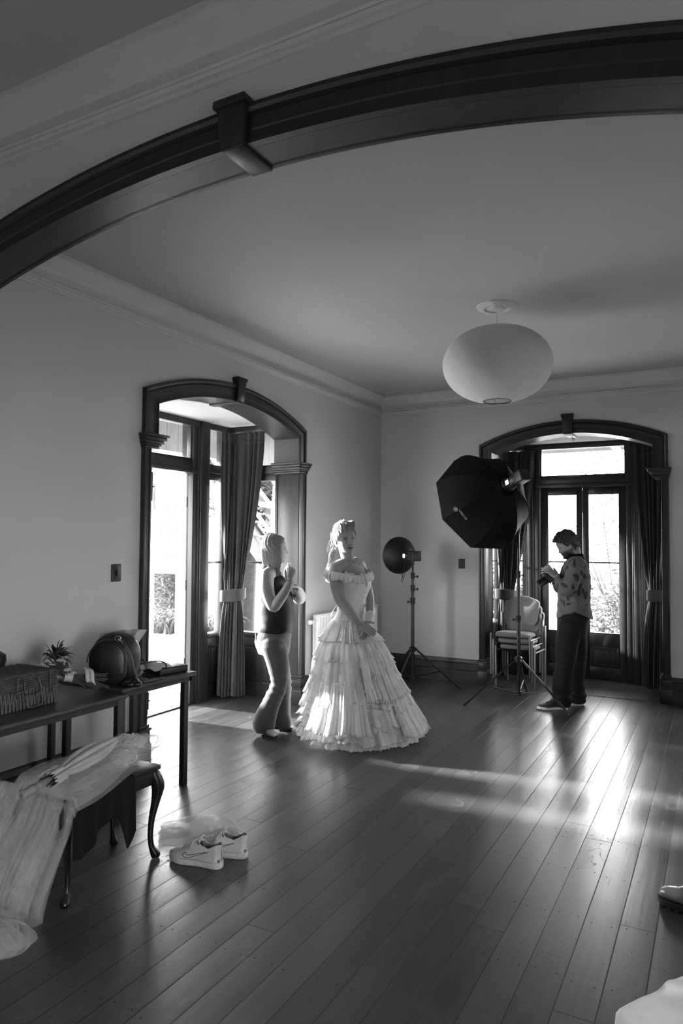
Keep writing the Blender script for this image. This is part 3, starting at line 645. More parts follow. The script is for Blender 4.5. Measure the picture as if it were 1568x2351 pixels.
# ================================================================ lamp, switches, radiator, hook
MAT['paper'] = cloth('lantern_paper', .80, .9, trans=.45, bmp=.05, var=.03)
MAT['ceiling_white'] = simple('white_plaster', .52, .7, var=.04)
LX, LY = -1.455, 5.17
lp = thing('pendant_lamp', 'large white paper globe lantern hanging from a round plaster rose on the ceiling', 'lamp', (LX, LY, ZC))
b = MB(); b.lathe([(0, -.022), (.05, -.022), (.055, -.016), (.085, -.014), (.09, -.022), (.105, -.026), (.125, -.022), (.138, -.012), (.150, -.010), (.155, 0)], (LX, LY, ZC), 40); b.build('ceiling_rose', 'ceiling_white', lp)
b = MB(); b.tube([(LX, LY, ZC-.02), (LX, LY, 3.10)], .004, 6); b.build('cord', 'white_paint', lp)
b = MB(); zc_, ra, rz = 2.955, .405, .285
prof = []
for i in range(97):
    th = PI*(.06+.865*i/96); r = ra*math.sin(th)**.92; z = rz*math.cos(th)
    prof.append((r+.0016*(1 if i % 2 else -1), z))
b.lathe(prof, (LX, LY, zc_), 64); b.f = [f for f in b.f if len(f) == 4]
sh = b.build('lamp_shade', 'paper', lp, smooth=60, solid=.0012)
b = MB()
for k in range(8):
    a = 2*PI*k/8+.35; b.tube([(LX+(r-.003)*math.cos(a), LY+(r-.003)*math.sin(a), zc_+z) for r, z in prof[::6]], .0035, 5)
b.build('seam', 'ceiling_white', sh)
b = MB()
for z_, r_ in ((prof[0][1], prof[0][0]), (prof[-1][1], prof[-1][0])): b = MB(); b.tube([(LX+r_*math.cos(2*PI*k/24), LY+r_*math.sin(2*PI*k/24), zc_+z_) for k in range(25)], .004, 6, caps=False); b.build('wire_ring', 'black_metal', lp)
b = MB(); b.lathe([(0, .06), (.018, .06), (.022, .0), (.022, -.04), (.03, -.06), (.036, -.09), (.03, -.12), (0, -.135)], (LX, LY, 3.08), 16); b.build('bulb_holder', 'white_paint', lp)
for lab, c, nx, sz in (('dark brown light switch plate on the wall left of the open door bay', (XL, 3.565, 1.388), 'x', (.088, .120)), ('dark light switch plate on the far wall between the round dish flash and the softbox', (-2.648, YF, 1.365), 'y', (.076, .112))):
    t = thing('light_switch', lab, 'switch', c); 
    def SM(p, c=c, nx=nx): return Vector((c[0]+p[1], c[1]+p[0], c[2]+p[2])) if nx == 'x' else Vector((c[0]+p[0], c[1]-p[1], c[2]+p[2]))
    b = MB(); b.box((0, .004, 0), (sz[0], .010, sz[1])); b.map(SM); b.build('plate', 'black_plastic', t, smooth=0, bevel=.004)
    b = MB(); b.box((0, .012, 0), (.022, .012, .036), Matrix.Rotation(.2, 3, 'X')); b.map(SM); b.build('rocker', 'black_plastic', t, smooth=0, bevel=.002)
    b = MB(); 
    for q in (-.04, .04): b = MB(); b.ball((0, .009, q), .0035, 8, 6); b.map(SM); b.build('screw', 'black_metal', t)
RY0, RY1, RZ0, RZ1, RX = 6.20, 7.63, .335, .868, XL+.035
rd = thing('radiator', 'white ribbed panel radiator on the wall behind the woman in the white gown', 'radiator', (RX, (RY0+RY1)/2, RZ0))
b = MB(); n = 46; prof = []
for i in range(n*8+1):
    y = RY0+.03+(RY1-RY0-.06)*i/(n*8); ph = (i % 8)/8; d = .006 if .25 <= ph < .75 else 0; prof.append((y, d))
b.box((RX+.03, (RY0+RY1)/2, (RZ0+RZ1)/2), (.06, RY1-RY0, RZ1-RZ0)); b.build('panel', 'radiator', rd, smooth=0, bevel=.006)
b = MB(); nn = len(prof); b.add([(RX+.0605+d, y, RZ0+.03) for y, d in prof]+[(RX+.0605+d, y, RZ1-.035) for y, d in prof], [(i, i+1, nn+i+1, nn+i) for i in range(nn-1)]); b.build('ribs', 'radiator', rd, smooth=0, solid=.002)
b = MB(); b.box((RX+.035, (RY0+RY1)/2, RZ1-.004), (.078, RY1-RY0+.006, .016)); b.build('top_grille', 'radiator', rd, smooth=0, bevel=.004)
b = MB(); b.tube([(RX+.03, RY0, .80), (RX+.03, RY0-.05, .80)], .014, 12); b.tube([(RX+.03, RY0-.045, .80), (RX+.03, RY0-.05, .80), (RX+.03, RY0-.115, .80), (RX+.03, RY0-.12, .80)], [.016, .024, .024, .018], 16); v = b.build('valve', 'radiator', rd)
b = MB(); b.tube([(RX+.03, RY0-.035, .79), (RX+.03, RY0-.035, .0)], .008, 8); b.build('pipe', 'radiator', rd)
b = MB()
for y in (RY0+.2, RY1-.2): b = MB(); b.box((XL+.019, y, .5), (.030, .04, .3)); b.build('bracket', 'radiator', rd, smooth=0)
hk = MB(); hx, hy = FCX+.02, YF+.13; hk.tube([(hx, hy, 2.83), (hx, hy, 2.765), (hx+.012, hy, 2.745), (hx+.022, hy, 2.752), (hx+.020, hy, 2.77), (hx+.008, hy, 2.775)], .0025, 6)
tag(hk.build('hook', 'black_metal'), 'small bent wire hook hanging under the keystone of the far arch', 'hook')
# ================================================================ tables
MAT['table_wood'] = wood('table_top_wood', .045, .3, (2.2, 18, 18), .3)
MAT['table_leg'] = simple('dark_leg', .008, .5)
def table(label, x0, x1, y0, y1, zt, legs, lw):
    t = thing('side_table', label, 'table', ((x0+x1)/2, (y0+y1)/2, 0), 'tables along the left wall')
    b = MB(); b.box(((x0+x1)/2, (y0+y1)/2, zt-.014), (x1-x0, y1-y0, .028)); b.build('tabletop', 'table_wood', t, smooth=0, bevel=.011, seg=4)
    b = MB(); e = .025
    for cx, cy, sx_, sy_ in (((x0+x1)/2, y0+e+.01, x1-x0-2*e, .02), ((x0+x1)/2, y1-e-.01, x1-x0-2*e, .02), (x0+e+.01, (y0+y1)/2, .02, y1-y0-2*e), (x1-e-.01, (y0+y1)/2, .02, y1-y0-2*e)): b.box((cx, cy, zt-.043), (sx_, sy_, .034))
    b.build('apron', 'table_leg', t, smooth=0)
    for lx, ly in legs: b = MB(); b.box((lx, ly, (zt-.028)/2), (lw, lw, zt-.028)); b.build('leg', 'table_leg', t, smooth=0, bevel=.003)
    return t
T1Z, T2Z = .735, .745
table('near table under the wicker hamper, with a worn rounded front edge', -3.62, -3.0, 2.02, 3.015, T1Z, ((-3.035, 2.97), (-3.58, 2.97), (-3.035, 2.07), (-3.58, 2.07)), .034)
table('small table under the round backpack, nearest the open door', -3.64, -3.085, 3.05, 3.72, T2Z, ((-3.145, 3.665), (-3.60, 3.665), (-3.145, 3.10), (-3.60, 3.10)), .040)
# ================================================================ wicker hamper
MAT['wicker'] = simple('wicker', .052, .6, var=.45, scale=30., bmp=.3)
MAT['wicker_d'] = simple('dark_wicker', .030, .65, var=.3, scale=40.)
hp = thing('wicker_hamper', 'wicker picnic hamper with looped cane handles lying on the near table', 'hamper', (-3.33, 2.35, T1Z))
hx0, hx1, hy0, hy1, hz0, hz1, hzl = -3.485, -3.185, 2.06, 2.665, T1Z+.002, T1Z+.178, T1Z+.098
def weave(mb, x0, x1, y0, y1, z0, z1, vertical, n, step=.0105):
    'woven wall around a box: strands bulging out between stakes'
    loop = [(x1, y0), (x1, y1), (x0, y1), (x0, y0), (x1, y0)]
    segs = [(Vector((a[0], a[1], 0)), Vector((b_[0], b_[1], 0))) for a, b_ in zip(loop, loop[1:])]
    if vertical:
        for a, b_ in segs:
            m = max(2, int((b_-a).length/step)); nn = (b_-a).normalized().cross(Vector((0, 0, 1)))
            for i in range(m+1):
                p = a.lerp(b_, i/m); mb.tube([p+Vector((0, 0, z))+nn*(.003*math.sin(z*300+i*PI)) for z in [z0+(z1-z0)*k/4 for k in range(5)]], .0048, 6)
    else:
        z = z0
        while z < z1:
            for a, b_ in segs:
                m = max(3, int((b_-a).length/.022)); nn = (b_-a).normalized().cross(Vector((0, 0, 1)))
                mb.tube([a.lerp(b_, i/m)+Vector((0, 0, z))+nn*(.0035*(1 if (i+int(z/step)) % 2 else -1)) for i in range(m+1)], step*.5, 5)
            z += step
b = MB(); b.box(((hx0+hx1)/2, (hy0+hy1)/2, (hz0+hzl)/2), (hx1-hx0-.012, hy1-hy0-.012, hzl-hz0)); weave(b, hx0, hx1, hy0, hy1, hz0, hzl, True, 0); b.build('body', 'wicker', hp)
ld = MB(); ld.box(((hx0+hx1)/2, (hy0+hy1)/2, (hzl+hz1)/2), (hx1-hx0-.012, hy1-hy0-.012, hz1-hzl-.012)); weave(ld, hx0, hx1, hy0, hy1, hzl+.004, hz1-.004, False, 0, .012)
for k in range(26): 
    x = hx0+.006+(hx1-hx0-.012)*k/25; ld.tube([(x, hy0+(hy1-hy0)*i/30, hz1-.002+.003*(1 if (i+k) % 2 else -1)) for i in range(31)], .006, 5)
ld.build('lid', 'wicker', hp)
def handle(y, z, w_, h_):
    b = MB(); P = [(hx1+.006, y-w_*.42, z), (hx1+.014, y-w_*.5, z-h_*.35), (hx1+.018, y-w_*.45, z-h_*.85), (hx1+.02, y-w_*.2, z-h_), (hx1+.02, y+w_*.25, z-h_*.97), (hx1+.018, y+w_*.5, z-h_*.8), (hx1+.014, y+w_*.45, z-h_*.35), (hx1+.006, y+w_*.36, z)]
    b.tube(spline(P, 30), .0048, 8); b.build('handle', 'wicker', hp)
handle(2.505, hz1-.02, .10, .085); handle(2.515, hzl-.004, .10, .085)
for y in (2.42, 2.62, 2.22):
    b = MB(); b.box((hx1+.008, y, (hz0+hz1)/2+.03), (.008, .016, .11)); st_ = b.build('strap', 'wicker_d', hp, smooth=0, bevel=.002)
    b = MB(); b.tube([(hx1+.018, y-.02, hzl-.004), (hx1+.018, y+.05, hzl+.004)], .004, 6); b.build('peg', 'wicker', hp)
# ================================================================ bouquet
MAT['stem'] = simple('dark_stem', .045, .6); MAT['petal'] = cloth('pale_petal', .55, .7, trans=.2); MAT['ribbon'] = simple('satin_ribbon', .42, .35)
MAT['dleaf'] = simple('dark_leaf', .022, .5, var=.4)
bq = thing('bouquet', 'bouquet of pale flowers and dark spiky leaves, bound stems fanned out on the near table', 'bouquet', (-3.33, 2.85, T1Z))
rng = random.Random(21); A = at(158, 1554, 3.98); hd_ = at(126, 1515, 3.92); tl = at(224, 1562, 4.04)
ax_ = (tl-A).normalized(); s = MB()
for k in range(46):
    e = tl + Vector((rng.uniform(-.06, .06), rng.uniform(-.05, .05), rng.uniform(-.048, .042))); e.z = max(e.z, T1Z+.006); a = A+Vector((rng.uniform(-.018, .018), rng.uniform(-.018, .018), rng.uniform(-.018, .018))); h = hd_+Vector((rng.uniform(-.05, .05), rng.uniform(-.05, .05), rng.uniform(-.06, .05)))
    e = A+(e-A)*rng.uniform(.85, 1.1); s.tube(spline([h, a, (a+e)/2+Vector((0, 0, .004)), e], 8), rng.uniform(.0022, .0042), 5)
s.build('stems', 'stem', bq)
b = MB(); b.tube([A-ax_*.022, A-ax_*.01, A+ax_*.012, A+ax_*.022], [.03, .027, .026, .029], 16); b.build('binding', 'ribbon', bq)
for q, sg in ((.075, .5), (.10, 1.)):
    b = MB(); c = A+ax_*q; P = [c+Vector((-.02*sg, .02, .062)), c+Vector((.035, .0, .05)), c+Vector((.052, -.01, .0)), c+Vector((.05, .01, -.035))]; P = [Vector(p) for p in spline(P, 12)]
    for i in range(11):
        w_ = ax_*.012; b.add([P[i]-w_, P[i]+w_, P[i+1]+w_, P[i+1]-w_], [(0, 1, 2, 3)])
    b.build('ribbon', 'ribbon', bq, solid=.001)
lf = MB()
def blade(mb, base, tip, w_, droop=.02):
    base, tip = Vector(base), Vector(tip); d_ = tip-base; sd_ = d_.cross(Vector((0.3, .4, 1))).normalized(); pr = []
    for i in range(7):
        t_ = i/6; c = base+d_*t_+Vector((0, 0, droop*math.sin(PI*t_))); ww = w_*math.sin(PI*(.08+.9*t_))**.8; pr += [c-sd_*ww, c+Vector((0, 0, ww*.35)), c+sd_*ww]
    mb.add(pr, [f for i in range(6) for f in ((3*i, 3*i+1, 3*i+4, 3*i+3), (3*i+1, 3*i+2, 3*i+5, 3*i+4))])
for k in range(60):
    a = rng.uniform(0, 2*PI); el = rng.uniform(-.35, 1.2); d_ = Vector((math.cos(a)*math.cos(el), math.sin(a)*math.cos(el), math.sin(el))); L_ = rng.uniform(.07, .125)
    tip = hd_+d_*L_
    if tip.z < T1Z+.01 or tip.x < XL+.05 or tip.y < 2.68: continue
    blade(lf, hd_+d_*.02, tip, rng.uniform(.003, .007) if k % 3 else .016)
for (x, y) in ((103, 1508), (127, 1504), (168, 1510), (165, 1525), (160, 1505)): blade(lf, hd_, at(x, y, 3.90), .016)
lf.build('leaves', 'dleaf', bq, smooth=60, solid=.0008)
for k, (x, y, dd, r_) in enumerate(((146, 1512, 3.92, .026), (112, 1512, 3.95, .024), (101, 1528, 3.93, .028), (137, 1518, 3.88, .022), (155, 1540, 3.93, .024), (168, 1547, 3.98, .022), (150, 1502, 4.0, .026), (117, 1527, 3.9, .024))):
    c = at(x, y, dd); c.x = max(c.x, XL+.05); c.y = max(c.y, 2.715); f_ = MB()
    for ring_, (n_, el, rr) in enumerate(((7, .25, 1.), (6, .7, .85), (5, 1.1, .6))):
        for j in range(n_):
            a = 2*PI*j/n_+ring_*.5; d_ = Vector((math.cos(a)*math.cos(el), math.sin(a)*math.cos(el), math.sin(el)))
            f_.ball(c+d_*r_*.5*rr, (r_*.55*rr, r_*.34*rr, r_*.2), 8, 6, Vector((1, 0, 0)).rotation_difference(d_).to_matrix())
    f_.build('flower', 'petal', bq)
# ================================================================ backpack and the things round it
def check_mat():
    m, t, b = nmat('chequered_leather'); co = coords(t, (1, 1, 1)); 
    ch = t.nodes.new('ShaderNodeTexVoronoi'); ch.inputs['Scale'].default_value = 30; ch.inputs['Randomness'].default_value = 0.; t.links.new(co, ch.inputs['Vector'])
    t.links.new(ramp(t, ch.outputs['Distance'], [(.28, .013), (.34, .005)]), b.inputs['Base Color']); b.inputs['Roughness'].default_value = .4; return m
MAT['pack'] = check_mat(); MAT['leather'] = simple('black_leather', .006, .45, bmp=.1)
PD = 4.20
pc = at(254, 1513, PD); ff = Vector((FWD.x, FWD.y, 0)).normalized(); rr_ = Vector((RGT.x, RGT.y, 0)).normalized(); up_ = Vector((0, 0, 1))
bp = thing('backpack', 'round topped dark spotted leather backpack standing on the small table', 'backpack', (pc.x, pc.y, T2Z))
def pack_body(R, H0, H1, d0, d1, skew=.03):
    b = MB(); Rg = []
    for i in range(9):
        t_ = i/8; k = 1-.14*abs(2*t_-1)**3; Rg.append((d0+(d1-d0)*t_, k))
    vs = []; n = 44
    for d_, k in Rg:
        for j in range(n):
            a = 2*PI*j/n; x = R*k*math.copysign(abs(math.cos(a))**.9, math.cos(a)); z = (H1 if math.sin(a) > 0 else H0)*k*math.copysign(abs(math.sin(a))**(.95 if math.sin(a) > 0 else .55), math.sin(a))
            vs.append(pc+rr_*(x+skew*(d_/(d1-d0)))+up_*z+ff*d_)
    b.add(vs, [(i*n+j, i*n+(j+1) % n, (i+1)*n+(j+1) % n, (i+1)*n+j) for i in range(8) for j in range(n)]+[tuple(range(n)), tuple(8*n+j for j in range(n))]); return b
zb_ = pc.z-T2Z-.002
pack_body(.125, zb_, .155, -.02, .11, .05).build('main_compartment', 'pack', bp)
q_ = pack_body(.112, zb_*.97, .125, -.075, -.015, .0); q_.build('front_pocket', 'pack', bp)
b = MB(); b.tube([pc+rr_*(.115*math.cos(a))+up_*(.125*math.sin(a)-.01)-ff*.072 for a in [PI*k/20 for k in range(21)]], .004, 6); b.tube([pc+rr_*(-.10+.2*k/10)+up_*(-.075-.012*math.sin(PI*k/10))-ff*.078 for k in range(11)], .004, 6); b.build('piping', 'leather', bp)
b = MB(); P = [pc+rr_*.055+up_*.128-ff*.02, pc+rr_*.085+up_*.11-ff*.04, pc+rr_*.12+up_*.05-ff*.04, pc+rr_*.135-ff*.03, pc+rr_*.15-up_*.06-ff*.02, pc+rr_*.17-up_*.105-ff*.02]; b.tube(spline(P, 20), .009, 8, flat=.5); b.build('strap', 'leather', bp)
b = MB(); c = pc+rr_*.055+up_*.128-ff*.045
b.tube([c+rr_*(.018*math.cos(a)-.0)+up_*(.014*math.sin(a)) for a in [2*PI*k/16 for k in range(17)]], .0028, 6, caps=False); b.tube([c, c+rr_*.02-up_*.014, c+rr_*.032-up_*.03], .004, 6); b.build('zip_pull', 'chrome', bp)
b = MB()
for k in range(5):
    b.ball(pc+rr_*(.10+.018*k)+up_*(-zb_+.02+.012*(k % 2))-ff*(.03+.01*(k % 3)), (.032, .03, .02), 12, 8)
b.build('loose_strap_fold', 'leather', bp)
MAT['tissue'] = cloth('tissue_paper', .50, .8, trans=.3, bmp=.3)
b = MB(); PP = [(228, 1456), (236, 1449), (300, 1444), (331, 1440), (337, 1449), (329, 1472), (314, 1487), (321, 1497), (324, 1512), (309, 1516), (296, 1520), (240, 1520)]
n_ = 13
def tis(u, v):
    L_ = [(232, 1520), (226, 1490), (230, 1456)]; R_ = [(322, 1520), (312, 1490), (337, 1446)]
    a = spline([(p[0], p[1]) for p in L_], 20)[int(v*19)]; c = spline([(p[0], p[1]) for p in R_], 20)[int(v*19)]
    x = a[0]+(c[0]-a[0])*u; y = a[1]+(c[1]-a[1])*u-5*math.sin(PI*u)*v; dd = PD+.17+.035*math.sin(9*u+5*v)+.03*math.sin(17*u-4*v); p = at(x, y, dd); p.x = max(p.x, XL+.03); p.z = max(p.z, T2Z+.004); return p
b.grid(tis, 30, 20); tag(b.build('tissue_paper', 'tissue', smooth=70, solid=.002), 'crumpled white tissue paper standing up behind the round backpack', 'paper')
# black tote with loop handles and the pale cloth bulging out of it
tb = at(372, 1522, 4.42); tt = thing('tote_bag', 'flat black bag with loop handles and pale lining lying at the table end', 'bag', (tb.x, tb.y, T2Z))
b = MB(); P = [Vector(q) for q in ((-3.36, 3.50, T2Z+.001), (-3.17, 3.46, T2Z+.001), (-3.13, 3.68, T2Z+.001), (-3.34, 3.71, T2Z+.001))]; b.hexa(P+[p+Vector((0, 0, .045)) for p in P]); b.build('body', 'leather', tt, smooth=0, bevel=.006)
b = MB(); c = Vector((-3.26, 3.50, T2Z+.045)); b.grid(lambda u, v: (c.x-.09+.18*u+.012*math.sin(8*v), c.y-.09+.17*v, c.z+.034*math.sin(PI*u)**.7*math.sin(PI*v)**.6+.006*math.sin(11*u+7*v)), 24, 18); b.build('lining', 'tissue', tt, smooth=70, solid=.004)
for P in ([(318, 1527, 4.30), (322, 1514, 4.30), (330, 1516, 4.32), (337, 1536, 4.33)], [(314, 1520, 4.30), (330, 1522, 4.31), (355, 1518, 4.36), (372, 1519, 4.40), (381, 1526, 4.42), (382, 1536, 4.44)]):
    b = MB(); b.tube(spline([at(*q) for q in P], 24), .0065, 8, flat=.6); b.build('handle', 'leather', tt)
b = MB(); c = at(345, 1551, 4.36); c.z = T2Z+.009; b.box(c, (.075, .155, .014), Matrix.Rotation(-.15, 3, 'Z')); ph_ = b.build('smartphone', MAT['chrome'], smooth=0, bevel=.004)
MAT['phone'] = simple('phone_case', .06, .25); ph_.data.materials[0] = MAT['phone']; tag(ph_, 'phone lying flat on the small table in front of the black bag', 'phone')
b = MB(); b.box((c.x, c.y, c.z+.0075), (.066, .143, .0012), Matrix.Rotation(-.15, 3, 'Z')); b.build('screen', simple('phone_glass', .01, .08), ph_, smooth=0)
b = MB(); c = at(-8, 1524, 3.9); b.rings([(c+up_*z, rr_*r, ff*r) for z, r in ((-.09, .045), (-.07, .055), (-.03, .05), (0, .042), (.02, .05), (.035, .048), (.045, .02))], 20)
b2 = b; zmin = min(v[2] for v in b.v); b.map(lambda p: p-Vector((0, 0, zmin-T1Z-.001))); 
b.map(lambda p: Vector((p.x, p.y, T1Z+.001+(p.z-T1Z-.001)*1.9)))
tag(b.build('dark_pot', 'leather'), 'dark rounded pot standing behind the wicker hamper at the picture edge', 'pot')
# ================================================================ stool with cabriole legs
MAT['ebony'] = simple('black_lacquer', .008, .25, spec=.5)
sx0, sx1, sy0, sy1, sz = -2.865, -2.535, 2.20, 2.785, .47
so = thing('stool', 'black lacquered piano stool with curved cabriole legs under the tulle veil', 'stool', ((sx0+sx1)/2, (sy0+sy1)/2, 0))
b = MB(); b.box(((sx0+sx1)/2, (sy0+sy1)/2, sz-.012), (sx1-sx0, sy1-sy0, .024)); b.build('seat', 'ebony', so, smooth=0, bevel=.005)
b = MB()
for cx, cy, a_, c_ in (((sx0+sx1)/2, sy0+.02, sx1-sx0-.03, .022), ((sx0+sx1)/2, sy1-.02, sx1-sx0-.03, .022), (sx0+.02, (sy0+sy1)/2, .022, sy1-sy0-.03), (sx1-.02, (sy0+sy1)/2, .022, sy1-sy0-.03)): b.box((cx, cy, sz-.057), (a_, c_, .07))
b.build('apron', 'ebony', so, smooth=0, bevel=.003)
for ux, uy in ((-1, -1), (1, -1), (1, 1), (-1, 1)):
    cx, cy = (sx0+.03 if ux < 0 else sx1-.03), (sy0+.03 if uy < 0 else sy1-.03); b = MB(); o = Vector((ux*.55, uy, 0)).normalized(); Rg = []
    for z, off, r in spline([(sz-.03, .004, .030), (sz-.07, .018, .036), (sz-.115, .030, .034), (sz-.18, .020, .024), (sz-.27, .0, .017), (.12, -.006, .0145), (.065, .0, .015), (.04, .012, .021), (.02, .022, .026), (.004, .022, .020)], 26):
        c = Vector((cx, cy, z))+o*off; Rg.append((c, o*r, Vector((-o.y, o.x, 0))*r*.85))
    b.rings(Rg, 12); b.build('leg', 'ebony', so)
MAT['blackcloth'] = cloth('black_cloth', .006, .95, bmp=.1, sheen=0.)
b = MB()
def blk(u, v):
    y = sy0+.02+.37*u; L_ = .14+.10*math.sin(3.2*u+1.2)**2+.10*(u > .72)*math.sin(PI*(u-.72)/.28); f_ = .010*math.sin(26*u)
    if v < .25: return (sx1-.10+.112*(v/.25), y, sz+.004)
    k = (v-.25)/.75; return (sx1+.012+f_*k, y+.01*math.sin(9*u)*k, sz+.004-L_*k*1.15)
b.grid(blk, 60, 20); tag(b.build('black_cloth', 'blackcloth', smooth=70, solid=.004), 'black cloth hanging over the stool front below the veil', 'cloth')
# ================================================================ tulle veil, parasol, tulle bundle
def tulle(name, v=.80, alpha=.22):
    m, t, b = nmat(name); out = t.nodes['Material Output']
    co = coords(t, (1, 1, 1)); nz = N(t, 'ShaderNodeTexNoise', Scale=9., Detail=5., Distortion=1.); t.links.new(co, nz.inputs['Vector'])
    b.inputs['Base Color'].default_value = g4(v); b.inputs['Roughness'].default_value = .9; b.inputs['Specular IOR Level'].default_value = .1
    tr = N(t, 'ShaderNodeBsdfTranslucent'); tr.inputs['Color'].default_value = g4(v); m1 = t.nodes.new('ShaderNodeMixShader'); m1.inputs[0].default_value = .4
    t.links.new(b.outputs[0], m1.inputs[1]); t.links.new(tr.outputs[0], m1.inputs[2])
    # a net seen edge-on looks denser
    lw = t.nodes.new('ShaderNodeLayerWeight'); lw.inputs['Blend'].default_value = .35
    mr = t.nodes.new('ShaderNodeMapRange'); mr.inputs['From Max'].default_value = 1.; mr.inputs['To Min'].default_value = alpha; mr.inputs['To Max'].default_value = .50; t.links.new(lw.outputs['Facing'], mr.inputs['Value'])
    ml = t.nodes.new('ShaderNodeMath'); ml.operation = 'MULTIPLY'; mr2 = t.nodes.new('ShaderNodeMapRange'); mr2.inputs['From Min'].default_value = .3; mr2.inputs['From Max'].default_value = .7; mr2.inputs['To Min'].default_value = .7; mr2.inputs['To Max'].default_value = 1.2
    t.links.new(nz.outputs['Fac'], mr2.inputs['Value']); t.links.new(mr.outputs[0], ml.inputs[0]); t.links.new(mr2.outputs[0], ml.inputs[1])
    tp = t.nodes.new('ShaderNodeBsdfTransparent'); m2 = t.nodes.new('ShaderNodeMixShader'); t.links.new(ml.outputs[0], m2.inputs[0]); t.links.new(tp.outputs[0], m2.inputs[1]); t.links.new(m1.outputs[0], m2.inputs[2]); t.links.new(m2.outputs[0], out.inputs['Surface']); return m
MAT['tulle'] = tulle('tulle')
vl = thing('tulle_veil', 'sheer white tulle veil draped over the stool and trailing to the floor', 'veil', (-2.7, 2.3, 0))
rng = random.Random(8)
def veil_layer(k, x0, x1, zoff, z_end, ph, puff):
    'one layer: bunched at the far end of the stool, draped over its near end, spreading to the floor'
    def fn(u, v):
        s = v*1.5      # arc length from the far end towards the camera side
        spread = .15+.27*smst(.15, 1.2, s); cx = -2.70-.27*smst(.25, 1.2, s); x = cx+(u-.5)*2*spread+x0
        if s < .58: y, z = 2.79-s, sz+zoff+puff*math.sin(PI*min(1, s/.56))**.8*(.45+.55*math.sin(PI*u))
        else:
            q = s-.58; y = 2.21-.13*smst(0, .6, q)-.04*smst(.5, .95, q)-.03*q; z = sz+zoff-.86*q*smst(-.05, .22, q)
        if s < .66 and (x > sx1 or x < sx0): z -= min(.3, (x-sx1 if x > sx1 else (sx0-x)*.8))*1.3*smst(.1, .5, s)
        amp = .25+.75*smst(.5, .85, s)
        f = (.017*math.sin(9*u*PI+ph+2*s)+.007*math.sin(29*u+ph*2+5*s)+.004*math.sin(47*u+ph)+.03*noise.noise(Vector((u*7, s*2, ph+k))))*amp
        nz_ = noise.noise(Vector((u*4+k*7, s*3, ph)))*.045*amp
        return (x+.25*f, y+f*.9*smst(.55, .8, s)+.2*nz_, max(z_end, z+abs(f)*.5*(s < .6)+nz_*.4))
    return fn
for k in range(5):
    m = MB(); m.grid(veil_layer(k, (-.05, .04, .0, -.03, .05)[k], 0, .012+.012*k, .012+.004*k, 1.7*k, (.015, .03, .045, .03, .055)[k]), 90, 70); m.build('layer', 'tulle', vl, smooth=80)
m = MB()
for k in range(16):    # gathered puffs at the far end
    c = Vector((-2.72+rng.uniform(-.12, .16), 2.62+rng.uniform(-.12, .2), sz+.05+rng.uniform(0, .05))); r_ = rng.uniform(.035, .07); sd_ = rng.uniform(0, 9)
    def pf(u, v, c=c, r_=r_, sd_=sd_):
        th, a = PI*v, 2*PI*u; d_ = Vector((math.sin(th)*math.cos(a), math.sin(th)*math.sin(a), math.cos(th)*.6)); k_ = 1+.35*noise.noise(d_*2.2+Vector((sd_, 0, 0)))+.12*math.sin(7*a+sd_); p = c+d_*r_*k_*1.25; p.z = max(p.z, sz+.006); return p
    m.grid(pf, 28, 14)
m.build('gathers', 'tulle', vl, smooth=80)
MAT['lace'] = cloth('lace_cloth', .42, .85, trans=.15, lace=True)
MAT['ferrule'] = wood('turned_wood', .20, .5)
pa, pb = Vector((-2.665, 2.12, .545)), Vector((-2.80, 2.80, .585))
pa, pb = at(50, 1827, 2.74), at(278, 1690, 3.40); dx = (pb-pa).normalized(); sd1 = dx.cross(up_).normalized(); sd2 = sd1.cross(dx)
ps = thing('parasol', 'folded lace parasol with a turned wooden handle lying on the veil', 'parasol', pa)
b = MB(); L_ = (pb-pa).length; b.tube([pa, pb], .006, 10); b.build('shaft', 'ferrule', ps)
b = MB(); Rg = [(0, .006), (.004, .017), (.06, .019), (.064, .016), (.072, .018), (.08, .015), (.088, .018), (.096, .015), (.104, .017), (.112, .014), (.15, .013), (.17, .008)]
b.rings([(pa+dx*h, sd1*r, sd2*r) for h, r in Rg], 16); b.build('handle', 'ferrule', ps)
b = MB(); b.rings([(pb-dx*h, sd1*r, sd2*r) for h, r in ((-.004, .004), (0, .0075), (.05, .010), (.056, .013))], 12); b.build('tip', 'ferrule', ps)
b = MB(); n_ = 96
def cano(u, v):
    a = 2*PI*u; h = .26*L_+(.93-.26)*L_*v; env = .014+.044*math.sin(PI*min(1, (1-v)*1.2+.0))**.8*(1-v*.3) if v > .16 else .040
    pl = .5+.5*abs(math.sin(4*a+.6*v)); r = max(.010, env*(.45+.55*pl)); ru = .012*math.sin(22*a)*(1 if v < .03 else 0)
    return pa+dx*(h-.03*pl*(1-v)+ru)+sd1*(r*math.cos(a)*1.2)+sd2*(r*math.sin(a)*.85)
b.grid(cano, n_, 34, closed_u=True); cn = b.build('canopy', 'lace', ps, smooth=50, solid=.003)
b = MB()
for k in range(8):
    a = 2*PI*k/8+.2; b.tube([pa+dx*(.24*L_)+sd1*(.03*math.cos(a))+sd2*(.03*math.sin(a)), pa+dx*(.36*L_)+sd1*(.02*math.cos(a))+sd2*(.02*math.sin(a))], .0016, 5)
b.build('rib', 'black_metal', ps)
m = MB()
tc_ = Vector((-2.66, 1.86, 0))
tb_ = thing('tulle_bundle', 'loose bundle of sheer tulle lying on the floor at the frame edge', 'tulle', tc_)
